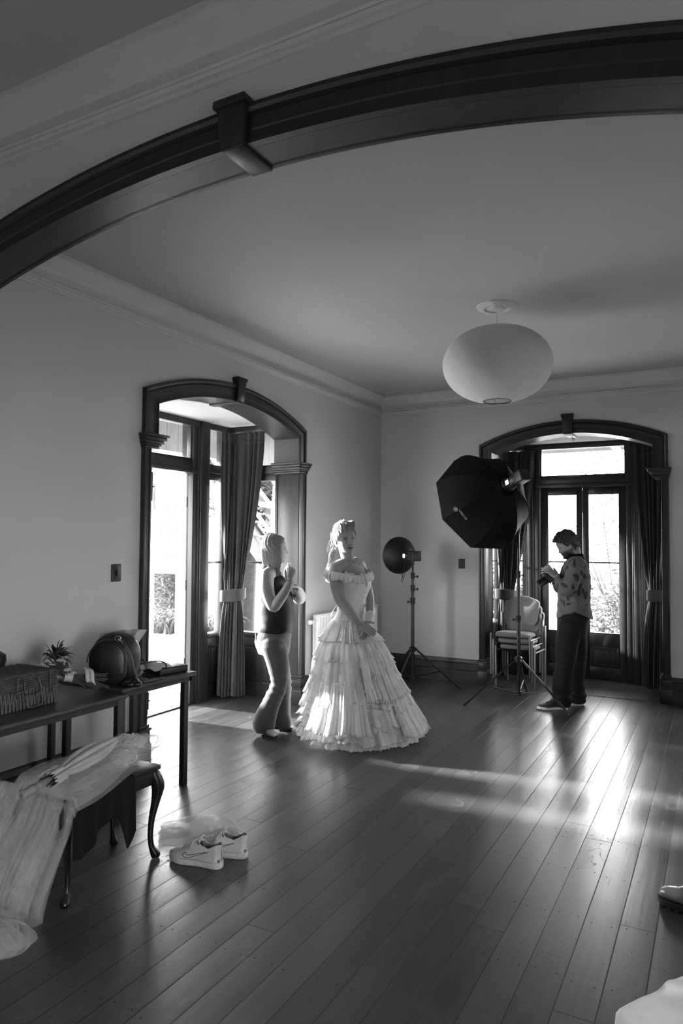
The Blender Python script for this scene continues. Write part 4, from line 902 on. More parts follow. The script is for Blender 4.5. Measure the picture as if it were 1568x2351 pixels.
for k in range(4):
    m = MB()
    def bl(u, v, k=k):
        a = 2*PI*u; th = PI*.5*v; R_ = (.235-.025*k)*(1+.12*math.sin(3*a+k)+.05*math.sin(11*a+2*k)); z = .004+(.085-.015*k)*math.cos(th)**.8*(1+.2*math.sin(5*a+k)*math.sin(th)) if v < 1 else .004
        return (tc_.x+R_*1.0*math.cos(a)*math.sin(th)**.8, tc_.y+R_*.75*math.sin(a)*math.sin(th)**.8, max(.004, z+.010*math.sin(9*a+6*v+k)*math.sin(th)))
    m.grid(bl, 80, 20, closed_u=True); m.build('layer', 'tulle', tb_, smooth=80)
# ================================================================ plastic bag and the trainers
def plastic():
    m, t, b = nmat('clear_plastic'); out = t.nodes['Material Output']; b.inputs['Base Color'].default_value = g4(.75); b.inputs['Roughness'].default_value = .18
    co = coords(t); nz = N(t, 'ShaderNodeTexNoise', Scale=26., Detail=4., Distortion=1.5); t.links.new(co, nz.inputs['Vector']); bump(t, b, nz.outputs['Fac'], .7, .012)
    tr = N(t, 'ShaderNodeBsdfTranslucent'); tr.inputs['Color'].default_value = g4(.8); m1 = t.nodes.new('ShaderNodeMixShader'); m1.inputs[0].default_value = .45; t.links.new(b.outputs[0], m1.inputs[1]); t.links.new(tr.outputs[0], m1.inputs[2])
    tp = t.nodes.new('ShaderNodeBsdfTransparent'); m2 = t.nodes.new('ShaderNodeMixShader'); m2.inputs[0].default_value = .58; t.links.new(tp.outputs[0], m2.inputs[1]); t.links.new(m1.outputs[0], m2.inputs[2]); t.links.new(m2.outputs[0], out.inputs['Surface']); return m
MAT['plastic'] = plastic()
def bagz(u, v): return .004+.13*math.sin(PI*min(1, .08+u*.95))**.4*math.sin(PI*min(1, .1+v*.85))**.5*(.5+.5*u)
b = MB(); C4 = [at(362, 1948, 3.16), at(566, 1930, 3.22), at(534, 1868, 3.62), at(375, 1882, 3.60)]
c4 = [Vector((p.x, p.y, 0)) for p in ((-2.64, 2.88), (-2.22, 3.10), (-2.43, 3.30), (-2.80, 3.08)) for p in [Vector((p[0], p[1]))]]
for side in (0, 1):
    b.grid(lambda u, v, side=side: (lambda p: (p.x+.006*math.sin(17*v), p.y+.008*math.sin(13*u+2*v), (bagz(u, v)+.007*math.sin(21*u+9*v)*math.sin(PI*u)+.010*noise.noise(Vector((u*6, v*6, 2)))) if side == 0 else .003))((c4[0].lerp(c4[1], u)).lerp(c4[3].lerp(c4[2], u), v)), 50, 34)
tag(b.build('plastic_bag', 'plastic', smooth=70), 'clear crinkled plastic bag lying on the floor behind the trainers', 'bag')
MAT['trainer'] = simple('trainer_leather', .48, .6, var=.12, scale=20., bmp=.25, bscale=90.); MAT['trainer_in'] = simple('trainer_lining', .16, .9); MAT['sole'] = simple('rubber_sole', .5, .7, var=.1, scale=30.)
def sneaker(label, heel, yaw, group, mats=('trainer', 'sole', 'trainer_in', 'trainer'), L_=.305, laces=True, mark=True, parent=None, name='sneaker', h=1., black=False):
    q = Matrix.Rotation(yaw, 3, 'Z'); heel = Vector(heel)
    def P(p): return heel+q @ Vector((p[0]*L_, p[1]*L_, p[2]*L_*h))
    # outline (x along the foot from heel 0 to toe 1): half width and middle line
    OUT = [(0., .02, 0), (.03, .085, 0), (.10, .115, 0), (.25, .115, .002), (.42, .115, .006), (.58, .145, .012), (.72, .165, .012), (.85, .150, .006), (.94, .105, .0), (.985, .05, -.004), (1., .012, -.005)]
    S = spline(OUT, 34)
    t = parent if parent else thing(name, label, 'shoe', heel, group)
    b = MB(); Rg = []; 
    def loop(k, z): return [(x, m+w_*k, z) for x, w_, m in S]+[(x, m-w_*k, z) for x, w_, m in reversed(S)]
    n_ = len(loop(1, 0)); vs = []
    for k, z0 in ((.90, .0), (1.02, .012), (1.05, .06), (1.0, .112), (.9, .118)):
        for (x, y, z) in loop(k, z0):
            zz = z0+(.028*smst(.7, 1., x) if z0 < .05 else .012*smst(.75, 1., x)); vs.append(P(((x-.5)*(1.01 if k > .95 else .985)+.5, y, zz)))
    b.add(vs, [(i*n_+j, i*n_+(j+1) % n_, (i+1)*n_+(j+1) % n_, (i+1)*n_+j) for i in range(4) for j in range(n_)]+[tuple(range(n_)), tuple(4*n_+j for j in range(n_))]); b.build('sole', mats[1], t, smooth=50)
    # upper: shell rising from the sole to a collar
    def top(x): 
        pts = [(0., .37), (.05, .385), (.12, .345), (.22, .30), (.34, .33), (.42, .385), (.50, .36), (.62, .285), (.75, .225), (.88, .185), (1., .13)]
        for (a, za), (c, zc) in zip(pts, pts[1:]):
            if x <= c: k = (x-a)/(c-a); k = k*k*(3-2*k); return za+(zc-za)*k
        return .13
    b = MB(); nx, nv = 46, 12
    def up(sgn):
        def fn(u, v):
            i = u*33; j = min(int(i), 32); x, w_, m = [S[j][k]+(S[j+1][k]-S[j][k])*(i-j) for k in range(3)]
            H = top(x); z0 = .10; open_ = x < .40; k = v
            wtop = w_*(.62 if open_ else .0)
            if open_: y = w_*.97*(1-k)+max(wtop, .0)*k+.03*math.sin(PI*k)*w_/.12*.25; z = z0+(H-z0)*k
            else:
                a = k*PI/2; y = w_*.97*math.cos(a)**.75; z = z0+(H-z0)*math.sin(a)**.85
            if x < .06: y *= .9
            return P((.012+x*.976, m+sgn*y, z))
        return fn
    b.grid(up(1), nx, nv); b.grid(up(-1), nx, nv); b.build('upper', mats[0], t, smooth=60, solid=.004)
    b = MB()
    def lin(sgn):
        def fn(u, v):
            i = u*13.2; j = min(int(i), 32); x, w_, m = [S[j][k]+(S[j+1][k]-S[j][k])*(i-j) for k in range(3)]; return P((.02+x*.96, m+sgn*w_*(.60-.15*v), top(x)*(1-v)+.13*v))
        return fn
    b.grid(lin(1), 20, 4); b.grid(lin(-1), 20, 4); b.box(P((.22, .0, .125)), (.40*L_, .15*L_, .012), q); b.build('lining', mats[2], t, smooth=60, solid=.006)
    b = MB(); b.grid(lambda u, v: P((.37+.13*u, (v-.5)*(.15-.02*u), .44-.09*u+.02*math.sin(PI*v)-.25*(u)**2*.1)), 8, 8); b.build('tongue', mats[0], t, smooth=60, solid=.006)
    if laces:
        b = MB()
        for k in range(5):
            x = .42+.065*k; z = top(x)+.012; w_ = .075
            b.tube([P((x-.012, -w_, z-.035)), P((x, -w_*.5, z)), P((x+.01, 0, z+.008)), P((x, w_*.5, z)), P((x-.012, w_, z-.035))], .0034, 6)
            b.tube([P((x, -w_, z-.035)), P((x+.03, 0, z)), P((x+.06, w_, z-.055))], .003, 6)
        b.tube(spline([P((.41, .02, .42)), P((.45, .10, .41)), P((.50, .16, .33)), P((.46, .15, .30))], 12), .003, 6); b.tube(spline([P((.41, -.02, .42)), P((.44, -.10, .42)), P((.52, -.13, .34))], 12), .003, 6)
        b.build('laces', mats[3], t)
    if mark:   # curved tick mark stitched on both sides
        for sgn in (-1, 1):
            b = MB(); Q = [(.66, .175), (.60, .145), (.52, .150), (.40, .185), (.28, .228), (.20, .255), (.28, .240), (.40, .212), (.50, .190), (.57, .190), (.60, .215), (.66, .175)]
            pr = []
            for x, z in spline(Q, 40):
                i = x*33; j = min(int(i), 32); w_, m = [S[j][k]+(S[j+1][k]-S[j][k])*(i-j) for k in (1, 2)]; H = top(x); k = max(0, min(1, (z-.1)/(H-.1)))
                y = (w_*.97*(1-k)+w_*.62*k+.03*math.sin(PI*k)*w_/.12*.25) if x < .4 else w_*.97*math.cos(math.asin(min(1, k**(1/.85))))**.75
                pr.append(P((.012+x*.976, m+sgn*(y+.012), z)))
            b.tube(pr, .0016, 5); b.build('side_mark', mats[2], t)
    return t
sneaker('white leather trainer nearest the camera, side on beside the stool leg', (-2.185, 2.845, 0), PI+.10, 'white trainers on the floor')
sneaker('white leather trainer behind the other one, heel turned to the camera', (-2.145, 3.005, 0), PI+.32, 'white trainers on the floor')
# ================================================================ stacking chairs
MAT['chair_fabric'] = cloth('grey_upholstery', .22, .8, bmp=.15, var=.06)
MAT['chair_frame'] = simple('grey_chair_frame', .19, .35, .6)
MAT['chair_shell'] = simple('black_seat_shell', .012, .5)
def chair(label, base, yaw):
    q = Matrix.Rotation(yaw, 3, 'Z'); base = Vector(base)
    def P(x, y, z): return base+q @ Vector((x, y, z))      # faces -y
    t = thing('stacking_chair', label, 'chair', base, 'stacked upholstered chairs')
    w_, dp = .222, .40
    b = MB(); n = 40; Rg = []
    for z, k in ((.415, .90), (.425, .99), (.445, 1.), (.462, .93), (.470, .72), (.473, .3)):
        Rg.append([P(.205*k*math.copysign(abs(math.cos(a))**.6, math.cos(a)), -.02+.215*k*math.copysign(abs(math.sin(a))**.65, math.sin(a)), z+.012*math.sin(a)*-1*(k > .5)) for a in [2*PI*i/n for i in range(n)]])
    b.add([p for r in Rg for p in r], [(i*n+j, i*n+(j+1) % n, (i+1)*n+(j+1) % n, (i+1)*n+j) for i in range(len(Rg)-1) for j in range(n)]+[tuple(range(n)), tuple((len(Rg)-1)*n+j for j in range(n))]); b.build('seat', 'chair_fabric', t, smooth=60)
    b = MB(); Rg = []
    for z, k in ((.392, .70), (.398, .92), (.414, .95)): Rg.append((P(0, -.02, z), q @ Vector((.205*k, 0, 0)), q @ Vector((0, .21*k, 0))))
    b.rings(Rg, 28); b.build('seat_shell', 'chair_shell', t)
    def back(off, grow):
        def fn(u, v):
            x = (u-.5)*2; z = .535+.315*v; hw = .203*(1-.42*max(0, (v-.70)/.30)**3.2-.20*max(0, (.30-v)/.30)**2)+grow
            cur = .045*(1-x*x); return P(x*hw, .185+.06*v*.9+.02*v*v+cur*.9-off-.03*0, z-.02*x*x*(v > .8)*(v-.8)*5+grow*(v-.5)*2)
        return fn
    b = MB(); f0, f1 = back(.022, 0), back(-.012, .004)
    b.grid(f0, 24, 20); b.grid(f1, 24, 20)
    rim0 = [f0(i/23, 0) for i in range(24)]+[f0(1, j/19) for j in range(1, 20)]+[f0(1-i/23, 1) for i in range(1, 24)]+[f0(0, 1-j/19) for j in range(1, 19)]
    rim1 = [f1(i/23, 0) for i in range(24)]+[f1(1, j/19) for j in range(1, 20)]+[f1(1-i/23, 1) for i in range(1, 24)]+[f1(0, 1-j/19) for j in range(1, 19)]
    m = len(rim0); b.add(rim0+rim1, [(i, (i+1) % m, m+(i+1) % m, m+i) for i in range(m)]); b.build('backrest', 'chair_fabric', t, smooth=50)
    for s in (-1, 1):
        b = MB(); b.tube([P(s*w_, -.205, 0), P(s*w_, -.205, .455), P(s*w_, -.205, .462)], [.0125, .0125, .009], 12); b.build('leg', 'chair_frame', t)
        b = MB(); b.tube([P(s*w_, dp-.205, 0), P(s*w_, dp-.205, .66), P(s*w_, dp-.205, .667)], [.0125, .0125, .009], 12); b.build('leg', 'chair_frame', t)
        b = MB(); b.tube([P(s*w_, -.205, .43), P(s*.18, -.17, .408)], .007, 8); b.tube([P(s*w_, dp-.205, .40), P(s*w_, -.205, .40)], .008, 8); b.build('side_rail', 'chair_frame', t)
        b = MB(); b.tube([P(s*w_, dp-.205, .63), P(s*.15, dp-.17, .64)], .007, 8); b.build('back_bracket', 'chair_frame', t)
    return t
cb = Vector((-2.205+.20, 7.875+.19, 0))
for k, lab in enumerate(('lowest of the grey upholstered chairs stacked by the far bay', 'grey upholstered chair in the middle of the stack by the far bay', 'topmost grey upholstered chair of the stack by the far bay')):
    chair(lab, cb+Vector((-.026*k, -.004*k, .066*k)), -.06)
# ================================================================ light stands
def light_stand(label, base, feet_ang, foot_r, hub_z, top_z, group, tubes, bottom=.10):
    base = Vector(base); t = thing('light_stand', label, 'stand', base, group)
    for a in feet_ang:
        d = Vector((math.cos(a), math.sin(a), 0)); b = MB(); b.tube([base+d*.035+Vector((0, 0, hub_z)), base+d*foot_r+Vector((0, 0, .012))], .011, 10); lg = b.build('leg', 'black_metal', t)
        b = MB(); b.tube([base+d*(foot_r-.03)+Vector((0, 0, .035)), base+d*(foot_r+.008)+Vector((0, 0, .012))], .014, 10); b.build('rubber_foot', 'black_plastic', lg)
        b = MB(); b.tube([base+d*.02+Vector((0, 0, bottom+.02)), base+d*(.035+(foot_r-.035)*.56)+Vector((0, 0, hub_z*.44))], .0065, 6); b.build('brace', 'black_metal', t)
    b = MB(); b.lathe([(.016, -.03), (.034, -.025), (.036, .02), (.022, .03), (.016, .03)], base+Vector((0, 0, hub_z)), 18); 
    for a in feet_ang: d = Vector((math.cos(a), math.sin(a), 0)); b.box(base+d*.032+Vector((0, 0, hub_z)), (.03, .03, .03), Matrix.Rotation(a, 3, 'Z'))
    b.build('hub', 'black_metal', t, smooth=30)
    b = MB(); b.lathe([(.012, -.02), (.028, -.018), (.028, .018), (.018, .022)], base+Vector((0, 0, bottom+.02)), 14); b.build('lower_collar', 'black_metal', t)
    z0 = bottom
    for (z1, r) in tubes:
        b = MB(); b.cyl(base+Vector((0, 0, z0)), base+Vector((0, 0, z1)), r, n=14); b.build('pole', 'black_metal', t)
        if z1 < top_z-.02:
            b = MB(); b.lathe([(r, -.06), (r+.007, -.055), (r+.007, -.01), (r+.010, -.005), (r+.010, .012), (r-.002, .016)], base+Vector((0, 0, z1)), 16); cl = b.build('collar', 'black_plastic', t)
            b = MB(); d = rr_*-1 if z1 < 1.1 else rr_; b.tube([base+Vector((0, 0, z1-.03)), base+Vector((0, 0, z1-.03))+d*.045], .006, 8); b.ball(base+Vector((0, 0, z1-.03))+d*.052, (.012, .012, .016), 10, 8); b.build('knob', 'black_plastic', cl)
        z0 = z1-.03
    return t
def flash_head(name, label, base_pt, axis, length, rad, cat):
    pass
SB = Vector((-1.775, 7.06, 0)); fa = math.atan2(-.33, -.47)
light_stand('tall black light stand carrying the softbox in front of the stacked chairs', SB, [math.atan2(-.33, -.465), math.atan2(-.20, .525), math.atan2(.54, -.05)], .56, .45, 2.26, 'light stands', ((.88, .0175), (1.32, .015), (1.76, .0125), (2.26, .010)))
S2 = Vector((-3.005, 7.28, 0))
light_stand('black light stand in the room corner carrying the round dish flash', S2, [math.atan2(.24, .46), math.atan2(.26, -.44), -1.62], .52, .43, 1.42, 'light stands', ((.98, .0195), (1.12, .0175), (1.26, .015), (1.42, .010)))
# softbox: eight ribbed octagon seen from behind
MAT['softbox'] = simple('softbox_nylon', .004, .7, bmp=.25, bscale=25., spec=.12); MAT['silver'] = simple('silver_lining', .5, .3, .6); MAT['diffuser'] = cloth('diffuser', .7, .9, trans=.4)
MAT['display'] = emit('lit_display', .8, .9); MAT['print'] = simple('pale_print', .35, .6)
sb_d = 7.04; n_ax = (RGT*-.42-UPV*.36+FWD*.80).normalized()
cen = at(1107, 1152, sb_d); R8, DP = .500, .40
apex = cen-n_ax*DP; e1 = (UPV-n_ax*UPV.dot(n_ax)).normalized(); e2 = n_ax.cross(e1)
sbx = thing('softbox', 'large black octagonal softbox with pale printed lettering, mounted on the tall stand', 'softbox', apex)
def dome(u, v):
    a = 2*PI*u+PI/8+.07; k = u*8 % 1; seg = math.cos(PI/8)/math.cos((k-.5)*PI/4); r = .07+(R8-.07)*(math.sin(v*PI/2)**.95); h = DP*(1-math.cos(v*PI/2))**.8
    sag = 1-.05*math.sin(PI*k)*math.sin(PI*v)*.8
    return apex+n_ax*h+(e1*math.cos(a)+e2*math.sin(a))*(r*(seg if v > .05 else 1)*sag)
b = MB(); b.grid(dome, 128, 26, closed_u=True)
def lip(u, v): p = dome(u, 1); c = cen; return p+n_ax*.07*v+(p-c)*.015*v
b.grid(lip, 128, 4, closed_u=True); shell = b.build('shell', 'softbox', sbx, smooth=25, solid=.004)
b = MB(); b.grid(lambda u, v: cen+n_ax*.02+(dome(u, 1)-cen)*max(v, .001)*.985, 64, 6, closed_u=True); b.build('diffuser', 'diffuser', sbx)
b = MB()
for k in range(8): b.tube([dome(k/8+.0001, v/10)-n_ax*.004*(1-v/10) for v in range(11)], .005, 6)
b.build('rib', 'softbox', sbx); b = MB(); b.lathe([(.05, -.03), (.078, -.03), (.082, .0), (.075, .02), (.05, .02)], apex, 24, n_ax); b.build('speed_ring', 'black_metal', sbx)
from mathutils.bvhtree import BVHTree
bv = MB(); bv.grid(dome, 128, 26, closed_u=True); bvt = BVHTree.FromPolygons([Vector(v) for v in bv.v], bv.f)
def on_dome(px, py):
    d = (at(px, py, 1)-CAMPOS).normalized(); h = bvt.ray_cast(CAMPOS, d); return (h[0]-d*.004) if h[0] else at(px, py, 6.9)
def lettering(txt, org, ang, size):
    cu = bpy.data.curves.new('lettering', 'FONT'); cu.body = txt; cu.size = 1.; cu.space_character = 1.08; cu.offset = .022; o = bpy.data.objects.new('tmp', cu); COL.objects.link(o)
    dg = bpy.context.evaluated_depsgraph_get(); me = bpy.data.meshes.new_from_object(o.evaluated_get(dg)); bpy.data.objects.remove(o)
    mb = MB(); ca, sa = math.cos(ang), math.sin(ang); vs = []
    for v in me.vertices: x, y = v.co.x*size, -v.co.y*size*.78; vs.append(on_dome(org[0]+x*ca-y*sa, org[1]+x*sa+y*ca))
    mb.add(vs, [tuple(p.vertices) for p in me.polygons]); bpy.data.meshes.remove(me); return mb
A_ = math.radians(52); lb = lettering('VISICO', (1052, 1172), A_, 8.6)
lb.build('lettering', 'print', sbx, smooth=0)
b = MB(); ca, sa = math.cos(A_), math.sin(A_); lx, ly = 1046.0, 1169.0
for rx, ry, r_ in ((5.6, 3.9, .0026), (2.2, 2.0, .0022)): b.tube([on_dome(lx+rx*math.cos(t_)*ca-ry*math.sin(t_)*sa, ly+rx*math.cos(t_)*sa+ry*math.sin(t_)*ca) for t_ in [2*PI*k/28 for k in range(29)]], r_, 5, caps=False)
b.tube([on_dome(lx+x*ca-y*sa, ly+x*sa+y*ca) for x, y in ((-3.4, 1.6), (-1, -1.2), (1, 1.2), (3.4, -1.6))], .002, 5); b.build('logo', 'print', sbx)
# flash head of the softbox
def flash(label, front, axis, L_, r, up, disp_side, stand_top, lid='flash_head'):
    'monobloc: round front ring, barrel body, boxed rear, side display, tilting yoke'
    ax = Vector(axis).normalized(); s = ax.cross(up).normalized(); u_ = s.cross(ax); front = Vector(front)
    t = thing('flash_head', label, 'flash', front, 'studio flash heads')
    b = MB(); b.lathe([(r*.9, .0), (r*1.08, .0), (r*1.12, .02), (r*1.08, .045), (r, .05)], front, 24, -ax); b.build('mount_ring', 'black_metal', t)
    b = MB(); b.lathe([(r, .04), (r, L_*.6), (r*.96, L_*.62), (.02, L_*.62)], front, 24, -ax); b.build('barrel', 'black_plastic', t)
    b = MB(); M3 = Matrix((s, u_, ax)).transposed(); b.box(front-ax*(L_*.78), (r*2.0, r*1.9, L_*.42), M3); b.build('battery_case', 'black_plastic', t, smooth=0, bevel=.012, seg=3)
    b = MB(); b.box(front-ax*(L_*.28)+s*disp_side*(r*1.0), (.012, r*.86, r*.82), M3); b.build('display_bezel', 'black_plastic', t, smooth=0, bevel=.002)
    b = MB(); b.box(front-ax*(L_*.28)+s*disp_side*(r*1.0+.0065), (.002, r*.72, r*.68), M3); b.build('display', 'display', t, smooth=0)
    b = MB(); b.ball(front-ax*(L_*.52)+s*disp_side*(r+.004), .006, 8, 6); b.build('dial', 'chrome', t)
    top = Vector(stand_top); piv = front-ax*(L_*.55)-u_*(r*1.0)
    b = MB(); b.tube([top-Vector((0, 0, .02)), top+Vector((0, 0, .06))], .019, 14); b.tube([top+Vector((0, 0, .05)), piv], .016, 12); b.build('yoke', 'black_plastic', t)
    b = MB(); d = rr_*-1; b.tube([top+Vector((0, 0, .0)), top+d*.045], .006, 8); b.tube([top+d*.045-Vector((0, 0, .018)), top+d*.045+Vector((0, 0, .024))], .009, 8); b.build('clamp_lever', 'black_plastic', t)
    return t
flash('black studio flash with a lit display at the back of the octagonal softbox', apex+n_ax*.0, n_ax, .27, .058, (e1-n_ax*e1.dot(n_ax)), -1, SB+Vector((0, 0, 2.24)))
# round dish
MAT['dish'] = simple('black_dish', .006, .5, spec=.3)
d_ax = (RGT*-.42-UPV*.03+FWD*.91).normalized(); dc = at(917, 1275, 7.76); dr = .202
dish = thing('beauty_dish', 'round black metal dish reflector on the flash in the room corner', 'reflector', dc)
b = MB(); b.lathe([(.058, -.155), (.066, -.15), (.07, -.12), (.11, -.10), (.15, -.075), (.185, -.035), (.200, 0), (.205, .004), (.205, .010), (.198, .008), (.182, -.028), (.145, -.068), (.06, -.11)], dc, 48, d_ax); b.build('bowl', 'dish', dish)
b = MB(); b.lathe([(0, -.05), (.05, -.05), (.052, -.045), (0, -.045)], dc, 24, d_ax); b.build('deflector', 'silver', dish)
b = MB(); b.tube([(dc-d_ax*.13)+rr_*.0-up_*.06, at(924, 1322, 7.70), at(926, 1328, 7.70)], .003, 6); b.tube([at(922, 1318, 7.70), at(924, 1326, 7.70), at(921, 1335, 7.70), at(923, 1337, 7.70), at(926, 1327, 7.70), at(930, 1316, 7.70)], .0035, 6); b.build('cord', 'black_plastic', dish)
flash('black studio flash with a lit display behind the round dish reflector', dc-d_ax*.135, d_ax, .25, .056, Vector((0, 0, 1)), -1, S2+Vector((0, 0, 1.38)))
# ================================================================ people: helpers
def remesh(mb, voxel, smooth_it=3, fac=.5):
    me = bpy.data.meshes.new('tmp'); me.from_pydata(mb.v, [], mb.f)
    bm = bmesh.new(); bm.from_mesh(me); bmesh.ops.remove_doubles(bm, verts=bm.verts, dist=1e-6); bmesh.ops.recalc_face_normals(bm, faces=bm.faces); bm.to_mesh(me); bm.free()
    o = bpy.data.objects.new('tmp', me); COL.objects.link(o)
    r = o.modifiers.new('r', 'REMESH'); r.mode = 'VOXEL'; r.voxel_size = voxel; r.adaptivity = 0
    if smooth_it: s = o.modifiers.new('s', 'SMOOTH'); s.factor = fac; s.iterations = smooth_it
    dg = bpy.context.evaluated_depsgraph_get(); m2 = bpy.data.meshes.new_from_object(o.evaluated_get(dg))
    out = MB(); out.v = [tuple(v.co) for v in m2.vertices]; out.f = [tuple(p.vertices) for p in m2.polygons]
    bpy.data.objects.remove(o); bpy.data.meshes.remove(me); bpy.data.meshes.remove(m2); return out
def wrinkle(mb, fn):
    me = bpy.data.meshes.new('tmp'); me.from_pydata(mb.v, [], mb.f); me.update()
    mb.v = [tuple(v.co + v.normal*fn(v.co)) for v in me.vertices]; bpy.data.meshes.remove(me); return mb
def paint(o, fn):
    at_ = o.data.color_attributes.new('tint', 'FLOAT_COLOR', 'POINT')
    for i, v in enumerate(o.data.vertices): c = fn(v.co); at_.data[i].color = (c, c, c, 1)
def skin_mat(name, v, rough=.5):
    m, t, b = nmat(name); a = t.nodes.new('ShaderNodeAttribute'); a.attribute_name = 'tint'
    ml = t.nodes.new('ShaderNodeVectorMath'); ml.operation = 'SCALE'; ml.inputs['Scale'].default_value = v; t.links.new(a.outputs['Color'], ml.inputs[0]); t.links.new(ml.outputs[0], b.inputs['Base Color'])
    b.inputs['Roughness'].default_value = rough; b.inputs['Specular IOR Level'].default_value = .35; b.inputs['Subsurface Weight'].default_value = .12; b.inputs['Subsurface Radius'].default_value = (.01, .01, .01); b.inputs['Subsurface Scale'].default_value = .5
    co = coords(t); nz = N(t, 'ShaderNodeTexNoise', Scale=120., Detail=2.); t.links.new(co, nz.inputs['Vector']); bump(t, b, nz.outputs['Fac'], .06, .002); return m
def hair_mat(name, v, rough=.35):
    m, t, b = nmat(name); co = coords(t, (1, 1, 1)); nz = N(t, 'ShaderNodeTexNoise', Scale=60., Detail=3.); t.links.new(co, nz.inputs['Vector'])
    t.links.new(ramp(t, nz.outputs['Fac'], [(.3, v*.6), (.7, v*1.3)]), b.inputs['Base Color']); b.inputs['Roughness'].default_value = rough; b.inputs['Sheen Weight'].default_value = .3
    out = t.nodes['Material Output']; tr = N(t, 'ShaderNodeBsdfTranslucent'); tr.inputs['Color'].default_value = g4(min(1, v*1.6)); mx = t.nodes.new('ShaderNodeMixShader'); mx.inputs[0].default_value = .3
    t.links.new(b.outputs[0], mx.inputs[1]); t.links.new(tr.outputs[0], mx.inputs[2]); t.links.new(mx.outputs[0], out.inputs['Surface']); return m
HL = [(.113, .006, .0, .035), (.108, .030, .028, .055), (.095, .052, .056, .077), (.075, .067, .076, .092), (.048, .0745, .087, .099), (.022, .0765, .0895, .100), (.0, .0745, .084, .097), (-.02, .0725, .0835, .089), (-.04, .0685, .0835, .074),
      (-.06, .063, .0825, .054), (-.078, .0545, .080, .030), (-.094, .044, .0765, .008), (-.106, .031, .070, -.012), (-.114, .014, .055, -.025)]
def hprof(z):
    if z >= HL[0][0]: return HL[0][1:]
    for a, b in zip(HL, HL[1:]):
        if z >= b[0]:
            k = (a[0]-z)/(a[0]-b[0]); return tuple(p+(q-p)*k for p, q in zip(a[1:], b[1:]))
    return HL[-1][1:]
HZ = [v[0] for v in spline([(h[0],) for h in HL], 72)]
HS = spline(HL, 72)
def houtline(row, a):
    z, hw, fr, bk = row; c, s = math.cos(a), math.sin(a)
    if c > 0: mid = (fr-max(bk, 0)*0)*1.; x = fr*abs(c)**.82
    else: x = -bk*abs(c)**.95
    y = hw*math.copysign(abs(s)**.92, s); return x, y, z
def G(v, s): return math.exp(-(v/s)**2)
def face_disp(y, z, male=False):
    ay = abs(y); d = 0
    t = (.010-z)/.052
    if 0 <= t <= 1.12: k = min(1, t); am = (.004+.018*k**1.3)*(1 if t <= 1 else max(0, 1-(t-1)/.12)); d += am*G(y, .0065+.0055*k)
    d += .006*G(z+.044, .006)*G(ay-.011, .006)
    d -= .0095*G(ay-.030, .016)*G(z-.0, .011); d += .0052*G(ay-.031, .011)*G(z+.001, .0075)
    d += (.0035 if male else .002)*G(z-.018, .008)*G(ay-.026, .02)
    d += .0055*G(z+.067, .0052)*G(y, .017); d += .0065*G(z+.0795, .0060)*G(y, .016); d -= .0025*G(z+.0735, .0022)*G(y, .02)
    d += .004*G(z+.105, .010)*G(y, .02); d -= .003*G(z+.090, .005)*G(y, .02); d -= .0015*G(z+.058, .005)*G(y, .004)
    d += .003*G(ay-.042, .018)*G(z+.030, .02); return d
